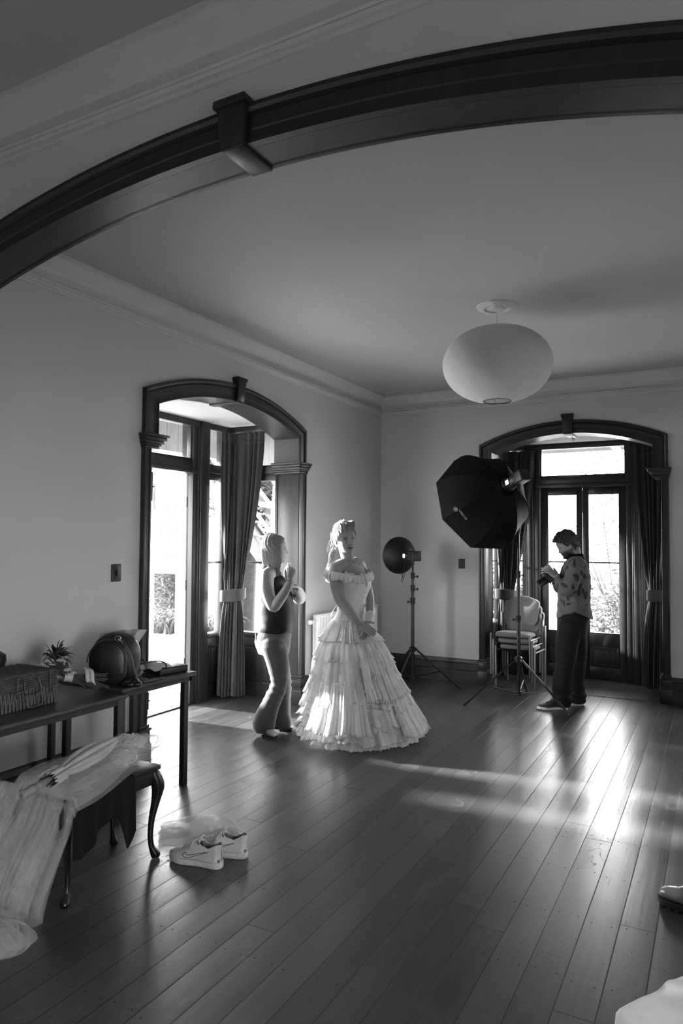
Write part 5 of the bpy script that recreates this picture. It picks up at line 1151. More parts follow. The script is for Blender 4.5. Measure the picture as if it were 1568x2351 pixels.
class Head:
    def __init__(s, c, fwd, up, scale=1., male=False):
        s.c = Vector(c); s.f = Vector(fwd).normalized(); u = Vector(up); s.u = (u-s.f*u.dot(s.f)).normalized(); s.l = s.u.cross(s.f); s.k = scale; s.male = male
    def P(s, x, y, z): return s.c+(s.f*x+s.l*y+s.u*z)*s.k
    def loc(s, p): d = (Vector(p)-s.c)/s.k; return d.dot(s.f), d.dot(s.l), d.dot(s.u)
    def mesh(s, mb):
        n = 110; vs = []
        for row in HS:
            for j in range(n):
                a = 2*PI*j/n; x, y, z = houtline(row, a)
                if math.cos(a) > .15: x += face_disp(y, z, s.male)*smst(.15, .5, math.cos(a))
                vs.append(s.P(x, y, z))
        m = len(HS); mb.add(vs, [(i*n+j, i*n+(j+1) % n, (i+1)*n+(j+1) % n, (i+1)*n+j) for i in range(m-1) for j in range(n)]+[tuple(range(n)), tuple((m-1)*n+j for j in range(n))])
        for sg in (-1, 1):
            R = Matrix((s.f, s.l, s.u)).transposed() @ Matrix.Rotation(sg*.35, 3, 'Z')
            mb.ball(s.P(-.012, sg*.074, -.012), (.017*s.k, .0065*s.k, .029*s.k), 14, 10, R); mb.ball(s.P(-.018, sg*.080, -.010), (.010*s.k, .006*s.k, .025*s.k), 12, 8, R)
    def cap(s, mb, zh, grow=.012, lift=None, nu=150, nv=40, groove=.0025, fr=40, seed=0.):
        'hair over the skull down to the hairline zh(angle)'
        def fn(u, v):
            a = 2*PI*u; aa = a if a <= PI else a-2*PI; z0 = zh(aa); z = .118+(z0-.118)*v**.8
            hw, f_, b_ = hprof(min(z, .112)); x, y, zz = houtline((z, hw, f_, b_), a); g = grow*(1-.6*smst(.85, 1, v))+(lift(aa, z) if lift else 0)
            g += groove*math.sin(fr*aa+3*math.sin(6*v+seed)+seed)+.003*noise.noise(Vector((aa*3, v*5, seed)))
            d = Vector((x+.01, y, max(0, z)*.9)); d = d.normalized() if d.length > 1e-4 else Vector((0, 0, 1)); return s.P(x+d.x*g, y+d.y*g, zz+d.z*g+(.008 if v < .15 else 0)*1)
        mb.grid(fn, nu, nv, closed_u=True)
    def tint(s, extra=None, brow=.22, lip=.42, beard=0.):
        def soft(e, w=.35): return 1-smst(1-w, 1+w, e)      # 1 inside an outline, fading over its edge
        def mixc(c, v, k): return c+(v-c)*k
        def fn(p):
            x, y, z = s.loc(p); ay = abs(y)
            if abs(z) > .16 or ay > .1 or abs(x) > .14: return 1.
            c = 1.
            if x > .03:
                ey = ay-.0305; ez = z+.0005
                c = mixc(c, .45, soft(((ey/.019)**2+((ez-.003)/.011)**2)**.5, .5)*.7)
                c = mixc(c, .95, soft(((ey/.0125)**2+(ez/.0046)**2)**.5, .25))
                c = mixc(c, .05, soft(((ey-.0)**2+ez**2)**.5/.0050, .25))
                c = mixc(c, .12, soft(((ey/.0155)**2+((ez-.0058+.25*ey*ey/.0155)/.0022)**2)**.5, .5)*.9)
                bz = z-.0195+.10*(ay-.028)*(-.5 if ay < .028 else .9)
                c = mixc(c, brow, math.exp(-(bz/.0026)**2)*smst(.010, .016, ay)*(1-smst(.040, .050, ay)))
                c = mixc(c, lip, soft(((y/.0225)**2+((z+.0735)/(.0108*(1-.25*min(1, ay/.024))))**2)**.5, .2)); c = mixc(c, lip*.3, math.exp(-((z+.0735)/.0014)**2)*(1-smst(.018, .024, ay)))
                c = mixc(c, .3, soft((((ay-.0085)/.0035)**2+((z+.0475)/.0028)**2)**.5, .4))
            if beard and x > -.02 and z < -.02:
                k = smst(-.024, -.055, z)*(1-.9*G(ay, .018+.0)*(1-smst(-.080, -.092, z))*(1-G(z+.058, .007)))
                c = mixc(c, beard, k)
            return c
        return fn
def hand(mb, wrist, d, n, thumb, size=1., curl=(.25, .35, .25), spread=.12, thumb_dir=None, curls=None, thumb_pts=None):
    'palm with four separate fingers and a thumb: d towards the fingers, n the way the palm faces, thumb=+1/-1 side along d x n'
    d = Vector(d).normalized(); n = Vector(n); n = (n-d*n.dot(d)).normalized(); s = d.cross(n)*thumb; w = Vector(wrist); k = size
    mb.rings([(w+d*h*k+s*o*k, s*a*k, n*b*k) for h, o, a, b in ((-.012, 0, .024, .018), (.0, 0, .025, .017), (.02, .001, .031, .016), (.045, .001, .037, .0145), (.070, .001, .0385, .0125), (.086, .0, .036, .0105), (.092, 0, .030, .008))], 18)
    for i, (off, L_, r) in enumerate(((.0285, .070, .0083), (.0098, .078, .0087), (-.0095, .072, .0083), (-.0275, .056, .0073))):
        c = curls[i] if curls else curl; p = w+d*(.078-.004*(i == 3))*k+s*off*k; dd = (d+s*(off/.03*spread)).normalized(); pts = [p-d*.012*k, p+d*.006*k]; p = pts[-1]
        for j, (fr, cu) in enumerate(zip((.46, .30, .24), c)):
            ax = dd.cross(n).normalized(); dd = (Matrix.Rotation(cu, 3, ax) @ dd).normalized(); q = p+dd*L_*fr*k; pts += [(p+q)/2, q]; p = q
        rr = [r*1.05*k, r*1.05*k, r*k, r*1.02*k, r*.92*k, r*.95*k, r*.86*k, r*.78*k][:len(pts)]
        mb.tube(pts, rr, 10, round_ends=True)
    if thumb_pts is None:
        td = Vector(thumb_dir).normalized() if thumb_dir else (d*.72+s*.62+n*.30).normalized(); p0 = w+d*.012*k+s*.020*k+n*.004*k; p1 = p0+(d*.5+s*.75+n*.25).normalized()*.034*k; p2 = p1+td*.032*k; p3 = p2+(td+d*.35+n*.1).normalized()*.026*k; thumb_pts = [p0, p1, p2, p3]
    mb.tube(thumb_pts, [.015*k, .0125*k, .0100*k, .0082*k], 10, round_ends=True)
def limb(mb, pts, rs, n=18, m=28):
    P = [Vector(p) for p in spline(pts, m)]; R_ = [v[0] for v in spline([(r,) for r in rs], m)]; mb.tube(P, R_, n, round_ends=True)
def torso(mb, rows, left, front, n=30, m=40):
    'rows: (centre, half width, half depth front, half depth back)'
    S = spline([(c[0], c[1], c[2], w, a) for c, w, a in rows], m); mb.rings([(Vector(s[:3]), Vector(left)*s[3], Vector(front)*s[4]) for s in S], n)
def strand(mb, pts, r0, r1=.0008, n=6, m=14, wav=0., ph=0., fr=3.):
    P = [Vector(p) for p in spline(pts, m)]
    if wav:
        for i in range(m):
            t = i/(m-1); P[i] = P[i]+rr_*(wav*math.sin(fr*2*PI*t+ph)*t**.5)+ff*(wav*.7*math.cos(fr*2*PI*t+ph)*t**.5)
    mb.tube(P, [r0*(.55+.45*math.sin(PI*min(1, i/(m-1)*1.6+.2)))*(1-i/(m-1))**.5+r1 for i in range(m)], n)
# ================================================================ woman in the white gown
BD = 5.90
def B(px, py, off=0.): return at(px, py, BD-off)      # off: metres nearer to the camera
MAT['skin_pale'] = skin_mat('fair_skin', .29); MAT['skin_mid'] = skin_mat('skin', .20); MAT['skin_man'] = skin_mat('tanned_skin', .26)
MAT['hair_blond'] = hair_mat('fair_hair', .30); MAT['hair_dark_blond'] = hair_mat('dark_fair_hair', .15); MAT['hair_brown'] = hair_mat('brown_hair', .05)
MAT['gown'] = cloth('gown_cotton', .90, .9, trans=.42, bmp=.35, var=.05); MAT['gown_lace'] = cloth('gown_lace', .86, .9, trans=.38, lace=True, var=.1); MAT['organza'] = cloth('gown_organza', .85, .8, trans=.5, alpha=.35, bmp=.1)
MAT['bodice'] = cloth('bodice_satin', .74, .55, bmp=.15, var=.05)
tw = -ff
fB = (rr_*.72+tw*.69).normalized(); lB = up_.cross(fB)
bc = B(824, 1679); bride = thing('person', 'woman in a tiered white ruffled gown standing with clasped hands, looking aside', 'person', (bc.x, bc.y, 0))
HB = Head(B(792, 1236, .03), (rr_*.40+tw*.90+up_*-.02), (up_*1+rr_*-.02+lB*-.02), 1.06)
HB.u = (HB.u+HB.l*-.10).normalized(); HB.l = HB.u.cross(HB.f).normalized()
def bride_body():
    mb = MB(); HB.mesh(mb)
    nk = B(800, 1296, .0)
    limb(mb, [HB.P(-.025, 0, -.03), HB.P(-.02, .0, -.085), B(797, 1282, .01), nk-up_*.03], [.060, .054, .055, .072])
    torso(mb, [(B(803, 1291), .07, .055), (B(802, 1298), .120, .065), (B(804, 1310), .155, .085), (B(809, 1330), .150, .115), (B(811, 1345), .143, .125), (B(809, 1365), .125, .108), (B(806, 1390), .110, .092), (B(804, 1410), .118, .098), (B(803, 1435), .15, .125), (B(803, 1470), .165, .14)], lB, fB)
    shR = B(770, 1306, .12); shL = B(826, 1300, -.13)
    limb(mb, [B(800, 1297, 0), (B(785, 1297, .06)), shR], [.05, .053, .054]); limb(mb, [B(806, 1295, 0), B(820, 1294, -.07), shL], [.05, .055, .056])
    limb(mb, [shR, B(771, 1335, .15), B(776, 1360, .17), B(783, 1380, .18), B(800, 1402, .21), B(816, 1421, .22), B(829, 1434, .22)], [.053, .054, .049, .045, .045, .036, .0275])
    limb(mb, [shL, B(838, 1330, -.12), B(845, 1360, -.10), B(849, 1383, -.07), B(850, 1408, .04), B(846, 1428, .14), B(844, 1434, .17)], [.050, .047, .042, .040, .037, .029, .026])
    wR, wL = B(828, 1433, .22), B(845, 1432, .16)
    dR = (B(848, 1447, .24)-wR); hand(mb, wR, dR, -up_*.4+tw*-.9, 1, 1.0, curl=(.35, .5, .4), spread=.05)
    dL = (B(838, 1462, .24)-wL); hand(mb, wL, dL, tw*-.9+rr_*-.5, -1, 1.0, curl=(.35, .45, .35), spread=.05)
    for x in (810, 822): limb(mb, [(B(x, 1470, .05 if x < 815 else -.05)), B(x, 1560, .05 if x < 815 else -.05), B(x+4, 1660, .05 if x < 815 else -.05)], [.085, .06, .04], 12, 16)
    return remesh(mb, .0032, 2, .35)
bb = bride_body().build('body', 'skin_pale', bride, smooth=180); paint(bb, HB.tint(brow=.5, lip=.33))
hb = MB()
HB.cap(hb, lambda a: .066-.030*smst(.45, 1.0, abs(a))-.05*smst(.9, 1.4, abs(a))-.05*smst(1.4, 2.4, abs(a)), .010, lift=lambda a, z: .016*G(a, .9)*smst(.05, .10, z)+.008*smst(1.2, 2.4, abs(a)), groove=.003, fr=26)
rng = random.Random(4)
for k in range(30):    # swept roll over the forehead
    a0 = rng.uniform(-.9, 1.0); x0, y0, _ = houtline((.070, .069, .079, .094), a0); 
    P = [HB.P(x0+.004, y0, .068), HB.P(x0+.008, y0*1.05+.006, .092), HB.P(x0*.6, y0*1.15+.012, .122), HB.P(-.02, y0*1.1+.01, .128), HB.P(-.075, y0*.7, .098), HB.P(-.108, y0*.4, .04)]
    strand(hb, P, rng.uniform(.005, .0085), .002, 6, 16)
for k in range(120):    # wavy tail falling behind the shoulder nearer the door
    u_ = rng.uniform(-1, 1); v_ = rng.uniform(-1, 1); st = HB.P(-.085+.01*v_, -.03+.05*u_, .02+.04*v_); e = rng.uniform(0, 1)
    P = [st, HB.P(-.125, -.035+.03*u_, -.01), B(770+4*u_, 1252+3*v_, -.06+.03*v_), B(764+6*u_, 1272, -.05+.03*v_), B(762+6*u_, 1290, -.02+.03*v_), B(757+7*u_-3*e, 1305+14*e, .0+.03*v_)]
    strand(hb, P, rng.uniform(.0025, .005), .001, 5, 20, .012, rng.uniform(0, 6), 1.6)
for k in range(16):    # pinned curls on the far side
    c = HB.P(-.03-.045*rng.random(), .080+.02*rng.random(), .05-.09*rng.random()); P = [HB.P(.02, .05, .085), c+up_*.02, c+rr_*.012, c-up_*.025+rr_*.004, c-up_*.02-rr_*.01]
    strand(hb, P, rng.uniform(.007, .011), .003, 7, 14)
for k in range(10):    # wisps
    u_ = rng.uniform(-1, 1); P = [HB.P(-.08, -.06, .03), B(764+3*u_, 1236, 0), B(756+4*u_, 1250, 0), B(758+8*u_, 1268, 0)]; strand(hb, P, .0014, .0006, 5, 16, .006, k)
hb.build('hair', 'hair_blond', bride, smooth=70)
ey = MB()
for sg, c in ((-1, HB.P(-.012, -.084, -.05)), (1, HB.P(-.012, .084, -.05))):
    e = MB(); e.tube([c, c-up_*.012], .0016, 6); e.ball(c-up_*.022, (.006, .004, .011), 10, 8); e.build('earring', 'chrome', bride)
nkc = MB(); nkc.tube(spline([B(784, 1284, .05), B(793, 1285, .085), B(802, 1289, .10), B(809, 1294, .105), B(812, 1294, .10), B(813, 1287, .03)], 24), .0016, 5); nl = nkc.build('necklace', 'chrome', bride)
nkc = MB(); nkc.ball(B(811, 1296, .106), (.005, .004, .007), 10, 8); nkc.build('pendant', 'chrome', nl)
# gown: bodice, sleeves, tiers
gown = MB()
rows = [(B(809, 1321, .015), .172, .120), (B(811, 1333, .015), .160, .136), (B(811, 1346, .01), .150, .140), (B(809, 1365), .132, .118), (B(806, 1388), .117, .102), (B(804, 1406), .124, .107), (B(803, 1425), .150, .130), (B(803, 1440), .172, .150)]
S_ = spline([(c[0], c[1], c[2], w_, a) for c, w_, a in rows], 50); n = 72; vs = []
for i, s in enumerate(S_):
    for j in range(n):
        a = 2*PI*j/n; top_dip = (.03*smst(.5, 1., math.cos(a))-.02*smst(.2, 1., math.sin(a)**2))*(1-i/49)**3
        seam = -.0025*max(G((a-k_)*1., .035) for k_ in (.35, .8, 1.3, 5.0, 5.5, 5.93)); w_ = .0022*math.sin(a*9+i*.5)*G(i-10, 7)
        vs.append(Vector(s[:3])+lB*(s[3]+seam+w_)*math.sin(a)+fB*(s[4]+seam+w_)*math.cos(a)-up_*top_dip)
gown.add(vs, [(i*n+j, i*n+(j+1) % n, (i+1)*n+(j+1) % n, (i+1)*n+j) for i in range(49) for j in range(n)])
gw = gown.build('gown', 'bodice', bride, smooth=70, solid=.003)
b = MB()
for k in range(12): s = S_[4+k*3]; c = Vector(s[:3])+fB*(s[4]+.004); b.ball(c+lB*.006, .0032, 8, 6)
b.build('buttons', 'black_plastic', gw)
b = MB(); b.tube([Vector(s[:3])+fB*(s[4]+.002)+lB*.012 for s in S_[3:44]], .0025, 5); b.tube([Vector(s[:3])+fB*(s[4]+.002)-lB*.004 for s in S_[3:44]], .0025, 5); b.build('front_seam', 'bodice', gw)
def frill(center_pts, w0, ruf, nr, lobes=18, mat='gown', seed=0., thick=.002, name='frill', outdir=None):
    'gathered strip hanging from a path of points (closed or open)'
    P = [Vector(p) for p in center_pts]; c = sum(P, Vector())/len(P); b = MB(); m = len(P)
    def fn(u, v):
        i = min(int(u*(m-1)), m-2); p = P[i].lerp(P[i+1], u*(m-1)-i); o = p-c; o.z = 0; o = o.normalized() if o.length > 1e-5 else fB
        k = ruf*v*math.sin(2*PI*lobes*u+seed+.8*math.sin(7*u)); h = w0*(1+.12*math.sin(2*PI*lobes*.37*u+seed)); return p+o*(.012*math.sin(PI*v)+.25*w0*v+k)-up_*h*v
    b.grid(fn, nr, 10); return b.build(name, mat, gw, smooth=70, solid=thick)
def ring_pts(c, w_, d_, n=60, tilt=None, a0=0., a1=2*PI): return [Vector(c)+lB*w_*math.sin(a0+(a1-a0)*i/n)+fB*d_*math.cos(a0+(a1-a0)*i/n)+(up_*tilt(a0+(a1-a0)*i/n) if tilt else Vector()) for i in range(n+1)]
# off-shoulder collar frill that also wraps both upper arms
col = ring_pts(B(802, 1310, .03), .240, .128, 90, lambda a: -.028*max(0, math.cos(a))**2-.012*math.cos(a)+.004)
frill(col, .062, .011, 360, 34, 'gown_lace', 0., name='collar_frill'); 
col2 = ring_pts(B(802, 1311.5, .03), .236, .126, 90, lambda a: -.028*max(0, math.cos(a))**2-.012*math.cos(a)); frill(col2, .030, .008, 300, 40, 'gown', 1.3, name='collar_frill')
b = MB(); cc = ring_pts(B(802, 1310.5, .03), .238, .128, 90, lambda a: -.028*max(0, math.cos(a))**2-.012*math.cos(a)+.004); b.tube(cc, .005, 8, caps=False); b.build('collar_binding', 'gown', gw)
b = MB(); rng = random.Random(9)
for (x, y, off) in ((797, 1317, .165), (805, 1320, .165), (812, 1321, .16), (828, 1321, .125), (836, 1323, .08), (841, 1318, .03)):
    c = B(x, y, off)
    for k in range(9): b.ball(c+Vector((rng.uniform(-.016, .016), rng.uniform(-.012, .012), rng.uniform(-.014, .014))), (rng.uniform(.006, .012), .005, rng.uniform(.006, .012)), 8, 6)
b.build('rosette', 'gown_lace', gw)
b = MB(); 
for k in range(7): P = [B(757+1*k*.3, 1318, .08), B(752-.8*k, 1325+k*.6, .08+.006*k), B(747+1.6*k, 1334+.7*k, .08)]; b.tube(spline(P, 10), [.004, .007, .009, .010, .010, .009, .008, .007, .006, .004], 6, flat=.4)
b.build('sleeve_bow', 'organza', gw)
b = MB()
for k in range(4): P = [B(775, 1385, -.02), B(769-1.2*k, 1395+2*k, -.02), B(761-.6*k, 1406+3*k, -.02+.01*k)]; b.tube(spline(P, 8), .0045, 6, flat=.4)
b.build('back_lacing', 'gown', gw)
# skirt profile: radius and axis by height
SKR = [(1.02, .120), (.95, .142), (.90, .168), (.84, .205), (.76, .258), (.62, .315), (.50, .352), (.38, .40), (.285, .44), (.20, .475), (.10, .515), (.0, .535)]
def sk_r(z):
    if z >= SKR[0][0]: return SKR[0][1]
    for (a, ra_), (b_, rb_) in zip(SKR, SKR[1:]):
        if z >= b_: return ra_+(rb_-ra_)*(a-z)/(a-b_)
    return SKR[-1][1]
axb, axt = Vector((bc.x, bc.y, 0)), B(803, 1430); axt = Vector((axt.x, axt.y, 0))
def sk_c(z): k = smst(0, 1, z/1.0); return axb.lerp(axt, k)
def tier(z0, z1, out, pleats, amp, swag, lobes, mat, seed, name='tier', nr=420, nv=22, a0=0., a1=2*PI, flare=.030, cl=True, edge=.009):
    rnd = random.Random(seed); ph = [rnd.uniform(0, 2*PI) for _ in range(8)]; b = MB()
    def fn(u, v):
        a = a0+(a1-a0)*u; sw = swag*(.6*math.sin(lobes*a+ph[0])+.3*math.sin((lobes*2+1)*a+ph[1])+.2*math.sin((lobes*3+2)*a+ph[2])); zb_ = max(.006, z1+sw)
        z = z0+(zb_-z0)*v; r = sk_r(z)+out+flare*v**2.2+.012*math.sin(PI*min(1, v*1.4))
        big = math.sin(pleats*a+ph[3]+.9*math.sin(3*a+ph[4])); fine = math.sin(pleats*2.7*a+ph[5]+.6*math.sin(5*a+2*v)); r += amp*(v**.8+.1)*(.65*big+.35*fine)
        r += .014*noise.noise(Vector((math.cos(a)*5, math.sin(a)*5, z*7+seed)))
        if v > .96: r += edge*math.sin(pleats*5*a+ph[6])
        c = sk_c(z); return Vector((c.x+r*math.cos(a), c.y+r*math.sin(a), z))
    b.grid(fn, nr if cl else nr, nv, closed_u=cl); return b.build(name, mat, gw, smooth=75, solid=.0015)
for i, (z0, z1, out, pl, am, sw, lb_, mt) in enumerate(((.965, .80, .008, 24, .008, .014, 5, 'gown_lace'), (.88, .64, -.012, 13, .026, .030, 5, 'gown'), (.72, .50, -.02, 11, .030, .040, 4, 'gown'), (.62, .41, -.022, 14, .026, .035, 5, 'gown_lace'),
        (.51, .31, -.022, 12, .030, .045, 4, 'gown'), (.39, .19, -.024, 15, .030, .035, 6, 'gown'), (.29, .12, -.026, 17, .026, .030, 5, 'gown_lace'), (.21, .05, -.034, 19, .026, .020, 5, 'gown'), (.15, .008, -.05, 17, .022, .010, 4, 'gown'))):
    tier(z0, z1, out, pl, am, sw, lb_, mt, 40+i)
tier(.86, .30, .004, 14, .022, .06, 3, 'organza', 77, name='overskirt', flare=.02)
aR = math.atan2((rr_*.8+tw*.6).y, (rr_*.8+tw*.6).x)
ap = tier(.90, .37, .012, 30, .012, .02, 4, 'gown_lace', 91, name='lace_apron', nr=160, a0=aR-.75, a1=aR+.55, cl=False, flare=.035)
b = MB()
ev = [v.co for v in ap.data.vertices][-160:]
for k in range(0, 160, 5): b.ball(ev[k]-up_*.008, .0075, 8, 6)
b.build('pompoms', 'gown', gw)
aL = math.atan2((rr_*-.2+tw*1).y, (rr_*-.2+tw*1).x)
tier(.50, .12, .015, 34, .014, .03, 3, 'gown', 93, name='pleated_panel', nr=170, a0=aL-.65, a1=aL+.35, cl=False, flare=.06)
tier(.60, .09, .010, 26, .012, .04, 3, 'gown_lace', 95, name='lace_swag', nr=170, a0=aR-.25, a1=aR+.9, cl=False, flare=.05)
# lace mitten on the far hand
gl = MB(); P = [B(849, 1412, .06), B(847, 1424, .12), B(845, 1433, .16), B(842, 1445, .20)]
gl.tube(spline(P, 14), [v[0] for v in spline([(.042,), (.037,), (.034,), (.040,)], 14)], 18, caps=False)
wrinkle(gl, lambda c: .003*math.sin(c.z*420+c.x*60)); gl.build('glove', 'gown_lace', bride, smooth=70, solid=.002)
# ================================================================ woman with fair hair in the dark sleeveless top
WD = 5.92
def Wp(px, py, off=0.): return at(px, py, WD-off)
fW = (rr_*.97+tw*-.18).normalized(); lW = up_.cross(fW)       # her left is away from the camera
MAT['top_black'] = cloth('black_silk_top', .005, .6, bmp=.15, sheen=0.); MAT['jeans'] = cloth('blue_grey_denim', .06, .85, bmp=.2); MAT['hair_fair'] = hair_mat('straight_fair_hair', .20)
wb = at(632, 1676, WD); woman = thing('person', 'woman with long fair hair in black sleeveless top and flared jeans, holding a bottle', 'person', (wb.x, wb.y, 0))
HW = Head(Wp(632, 1262, .0), (rr_*.95+tw*-.10+up_*.10), up_*1+rr_*-.08, 1.02)
def woman_body():
    mb = MB(); HW.mesh(mb)
    limb(mb, [HW.P(-.025, 0, -.03), HW.P(-.03, 0, -.085), Wp(622, 1304), Wp(619, 1318)], [.060, .053, .054, .07])
    torso(mb, [(Wp(620, 1312), .06, .05), (Wp(621, 1320), .13, .075), (Wp(624, 1334), .165, .10), (Wp(630, 1365), .15, .122), (Wp(632, 1395), .14, .12), (Wp(632, 1425), .15, .13), (Wp(628, 1455), .17, .14), (Wp(626, 1478), .165, .135)], lW, fW)
    # near (right) arm raised with the spray bottle
    sh = Wp(612, 1322, .17)
    limb(mb, [Wp(620, 1316, .06), sh], [.058, .060]); limb(mb, [sh, Wp(612, 1345, .20), Wp(618, 1372, .22), Wp(628, 1394, .24), Wp(640, 1380, .26), Wp(655, 1357, .27), Wp(665, 1336, .27)], [.062, .060, .053, .043, .043, .037, .027])
    w0 = Wp(666, 1335, .27); hand(mb, w0, Wp(673, 1305, .27)-w0, -rr_*.7+ff*.7, 1, 1.0, curls=((.5, .9, .6), (.75, 1.0, .7), (.8, 1.0, .8), (.8, 1.0, .8)), thumb_pts=[Wp(661, 1331, .28), Wp(655, 1322, .285), Wp(654, 1312, .28), Wp(657, 1303, .27)])
    # far (left) arm bent, hand in front of the chest
    sl_ = Wp(632, 1320, -.16)
    limb(mb, [Wp(622, 1316, -.05), sl_], [.055, .055]); limb(mb, [sl_, Wp(652, 1344, -.18), Wp(674, 1366, -.16), Wp(688, 1376, -.12), Wp(690, 1366, -.05), Wp(684, 1354, .02), Wp(678, 1349, .06)], [.055, .050, .046, .044, .042, .036, .028])
    w1 = Wp(679, 1349, .06); hand(mb, w1, Wp(664, 1344, .14)-w1, -up_*.8+ff*.3, 1, 1.0, curls=((.5, .8, .5), (.6, .9, .6), (.6, .9, .6), (.6, .9, .6)))
    # legs and bare feet in flat sandals
    for hx_, kn, an, toe, off in (((622, 1476), (650, 1566), (642, 1650), (672, 1668), -.07), ((628, 1478), (640, 1568), (612, 1660), (640, 1682), .10)):
        limb(mb, [Wp(*hx_, off), Wp((hx_[0]+kn[0])/2+2, (hx_[1]+kn[1])/2, off), Wp(*kn, off), Wp((kn[0]+an[0])/2-3, (kn[1]+an[1])/2, off), Wp(*an, off)], [.095, .080, .058, .050, .036])
    return mb
def foot(mb, heel, toe, k=1.):
    h, t = Vector(heel), Vector(toe); d = (t-h).normalized(); s = d.cross(up_).normalized(); L_ = (t-h).length
    mb.rings([(h+d*L_*q+up_*z, s*w_, up_*hh) for q, z, w_, hh in ((-.06, .035, .012, .02), (0, .040, .030, .036), (.15, .046, .034, .044), (.35, .046, .034, .044), (.55, .036, .040, .032), (.75, .026, .045, .022), (.9, .020, .044, .016), (.98, .016, .036, .012), (1.02, .014, .015, .006))], 16)
    for i, o in enumerate((-.030, -.014, .002, .016, .030)): mb.tube([h+d*L_*.88+s*o+up_*.016, h+d*L_*(1.04-.02*abs(o)*30)+s*o*1.02+up_*.012], [.012, .009], 8, round_ends=True)
mbw = woman_body()
fl_h, fl_t = at(640, 1661, 6.0), at(670, 1667, 5.99); fl_h.z = fl_t.z = .016
fr_h, fr_t = at(604, 1672, 5.80), at(632, 1690, 5.74); fr_h.z = fr_t.z = .016
foot(mbw, fl_h, fl_t); foot(mbw, fr_h, fr_t)
limb(mbw, [Wp(642, 1640, -.07), fl_h+(fl_t-fl_h)*.12+up_*.05], [.04, .036], 12, 8); limb(mbw, [Wp(612, 1648, .10), fr_h+(fr_t-fr_h)*.12+up_*.05], [.04, .036], 12, 8)
wbo = remesh(mbw, .0035, 2, .35).build('body', 'skin_mid', woman, smooth=180); paint(wbo, HW.tint(brow=.4, lip=.62))
for h, t in ((fl_h, fl_t), (fr_h, fr_t)):
    b = MB(); d = (t-h).normalized(); s = d.cross(up_).normalized(); L_ = (t-h).length; n = 30; lo = []
    for q, w_ in ((-.08, .0), (-.05, .024), (.1, .034), (.35, .032), (.65, .044), (.9, .046), (1.03, .028), (1.07, 0)): lo.append((h+d*L_*q, w_))
    loop = [p+s*w_ for p, w_ in lo]+[p-s*w_ for p, w_ in reversed(lo[1:-1])]; loop = [Vector((p.x, p.y, .003)) for p in loop]; b.poly_prism(loop, (0, 0, .013)); sd_ = b.build('sandal', 'black_plastic', woman, smooth=0)
    b = MB()
    for sg in (-1, 1): b.tube(spline([h+d*L_*.88+up_*.026, h+d*L_*.62+s*sg*.03+up_*.034, h+d*L_*.40+s*sg*.040+up_*.006], 10), .004, 6)
    b.build('strap', 'leather', sd_)
# black sleeveless top
mb = MB(); torso(mb, [(Wp(621, 1319), .10, .075), (Wp(623, 1328), .158, .108), (Wp(627, 1345), .168, .122), (Wp(632, 1370), .168, .140), (Wp(634, 1400), .165, .150), (Wp(634, 1424), .168, .155), (Wp(632, 1440), .172, .155), (Wp(630, 1449), .168, .150)], lW, fW, 48, 44)
for sg, (x, y, o) in ((1, (614, 1317, .13)), (-1, (630, 1316, -.13))): limb(mb, [Wp(620, 1312, .04*sg), Wp(x, y, o)], [.042, .030], 14, 8)
mb.rings([(Wp(618, 1303)+up_*z, lW*r, fW*r) for z, r in ((.03, .062), (.02, .068), (-.02, .08), (-.05, .10))], 24)
t_ = remesh(mb, .005, 3, .5)
wrinkle(t_, lambda c: .006*noise.noise(Vector((c.x*7, c.y*7, c.z*16)))+.004*math.sin(c.z*60+c.x*30+c.y*20)*smst(1.0, .8, c.z)+.004)
t_.build('sleeveless_top', 'top_black', woman, smooth=180)
# jeans, flared
mb = MB(); torso(mb, [(Wp(629, 1442), .158, .140), (Wp(628, 1455), .176, .150), (Wp(626, 1475), .178, .152), (Wp(628, 1500), .160, .130)], lW, fW, 30, 14)
jl = [((622, 1478), (638, 1520), (650, 1566), (647, 1610), (643, 1638), (644, 1657), -.07), ((628, 1480), (638, 1525), (640, 1570), (624, 1612), (610, 1645), (606, 1662), .10)]
for a, q, k_, c_, e, f_, off in jl: limb(mb, [Wp(*a, off), Wp(*q, off), Wp(*k_, off), Wp(*c_, off), Wp(*e, off), Wp(*f_, off)], [.108, .092, .070, .076, .090, .097], 24, 34)
j_ = remesh(mb, .005, 2, .5); zcut = .035
j_.v = [(x, y, max(z, zcut)) for x, y, z in j_.v]
wrinkle(j_, lambda c: .004*noise.noise(Vector((c.x*9, c.y*9, c.z*12)))+.004*math.sin(c.z*110+4*c.x)*(G(c.z-.42, .10)+.6*G(c.z-.84, .06)))
jn = j_.build('jeans', 'jeans', woman, smooth=180)
b = MB(); c = Wp(590, 1462, .06); b.box(c, (.006, .045, .075), Matrix.Rotation(.12, 3, 'X')); b.build('pocket_tag', 'print', jn, smooth=0, bevel=.003)
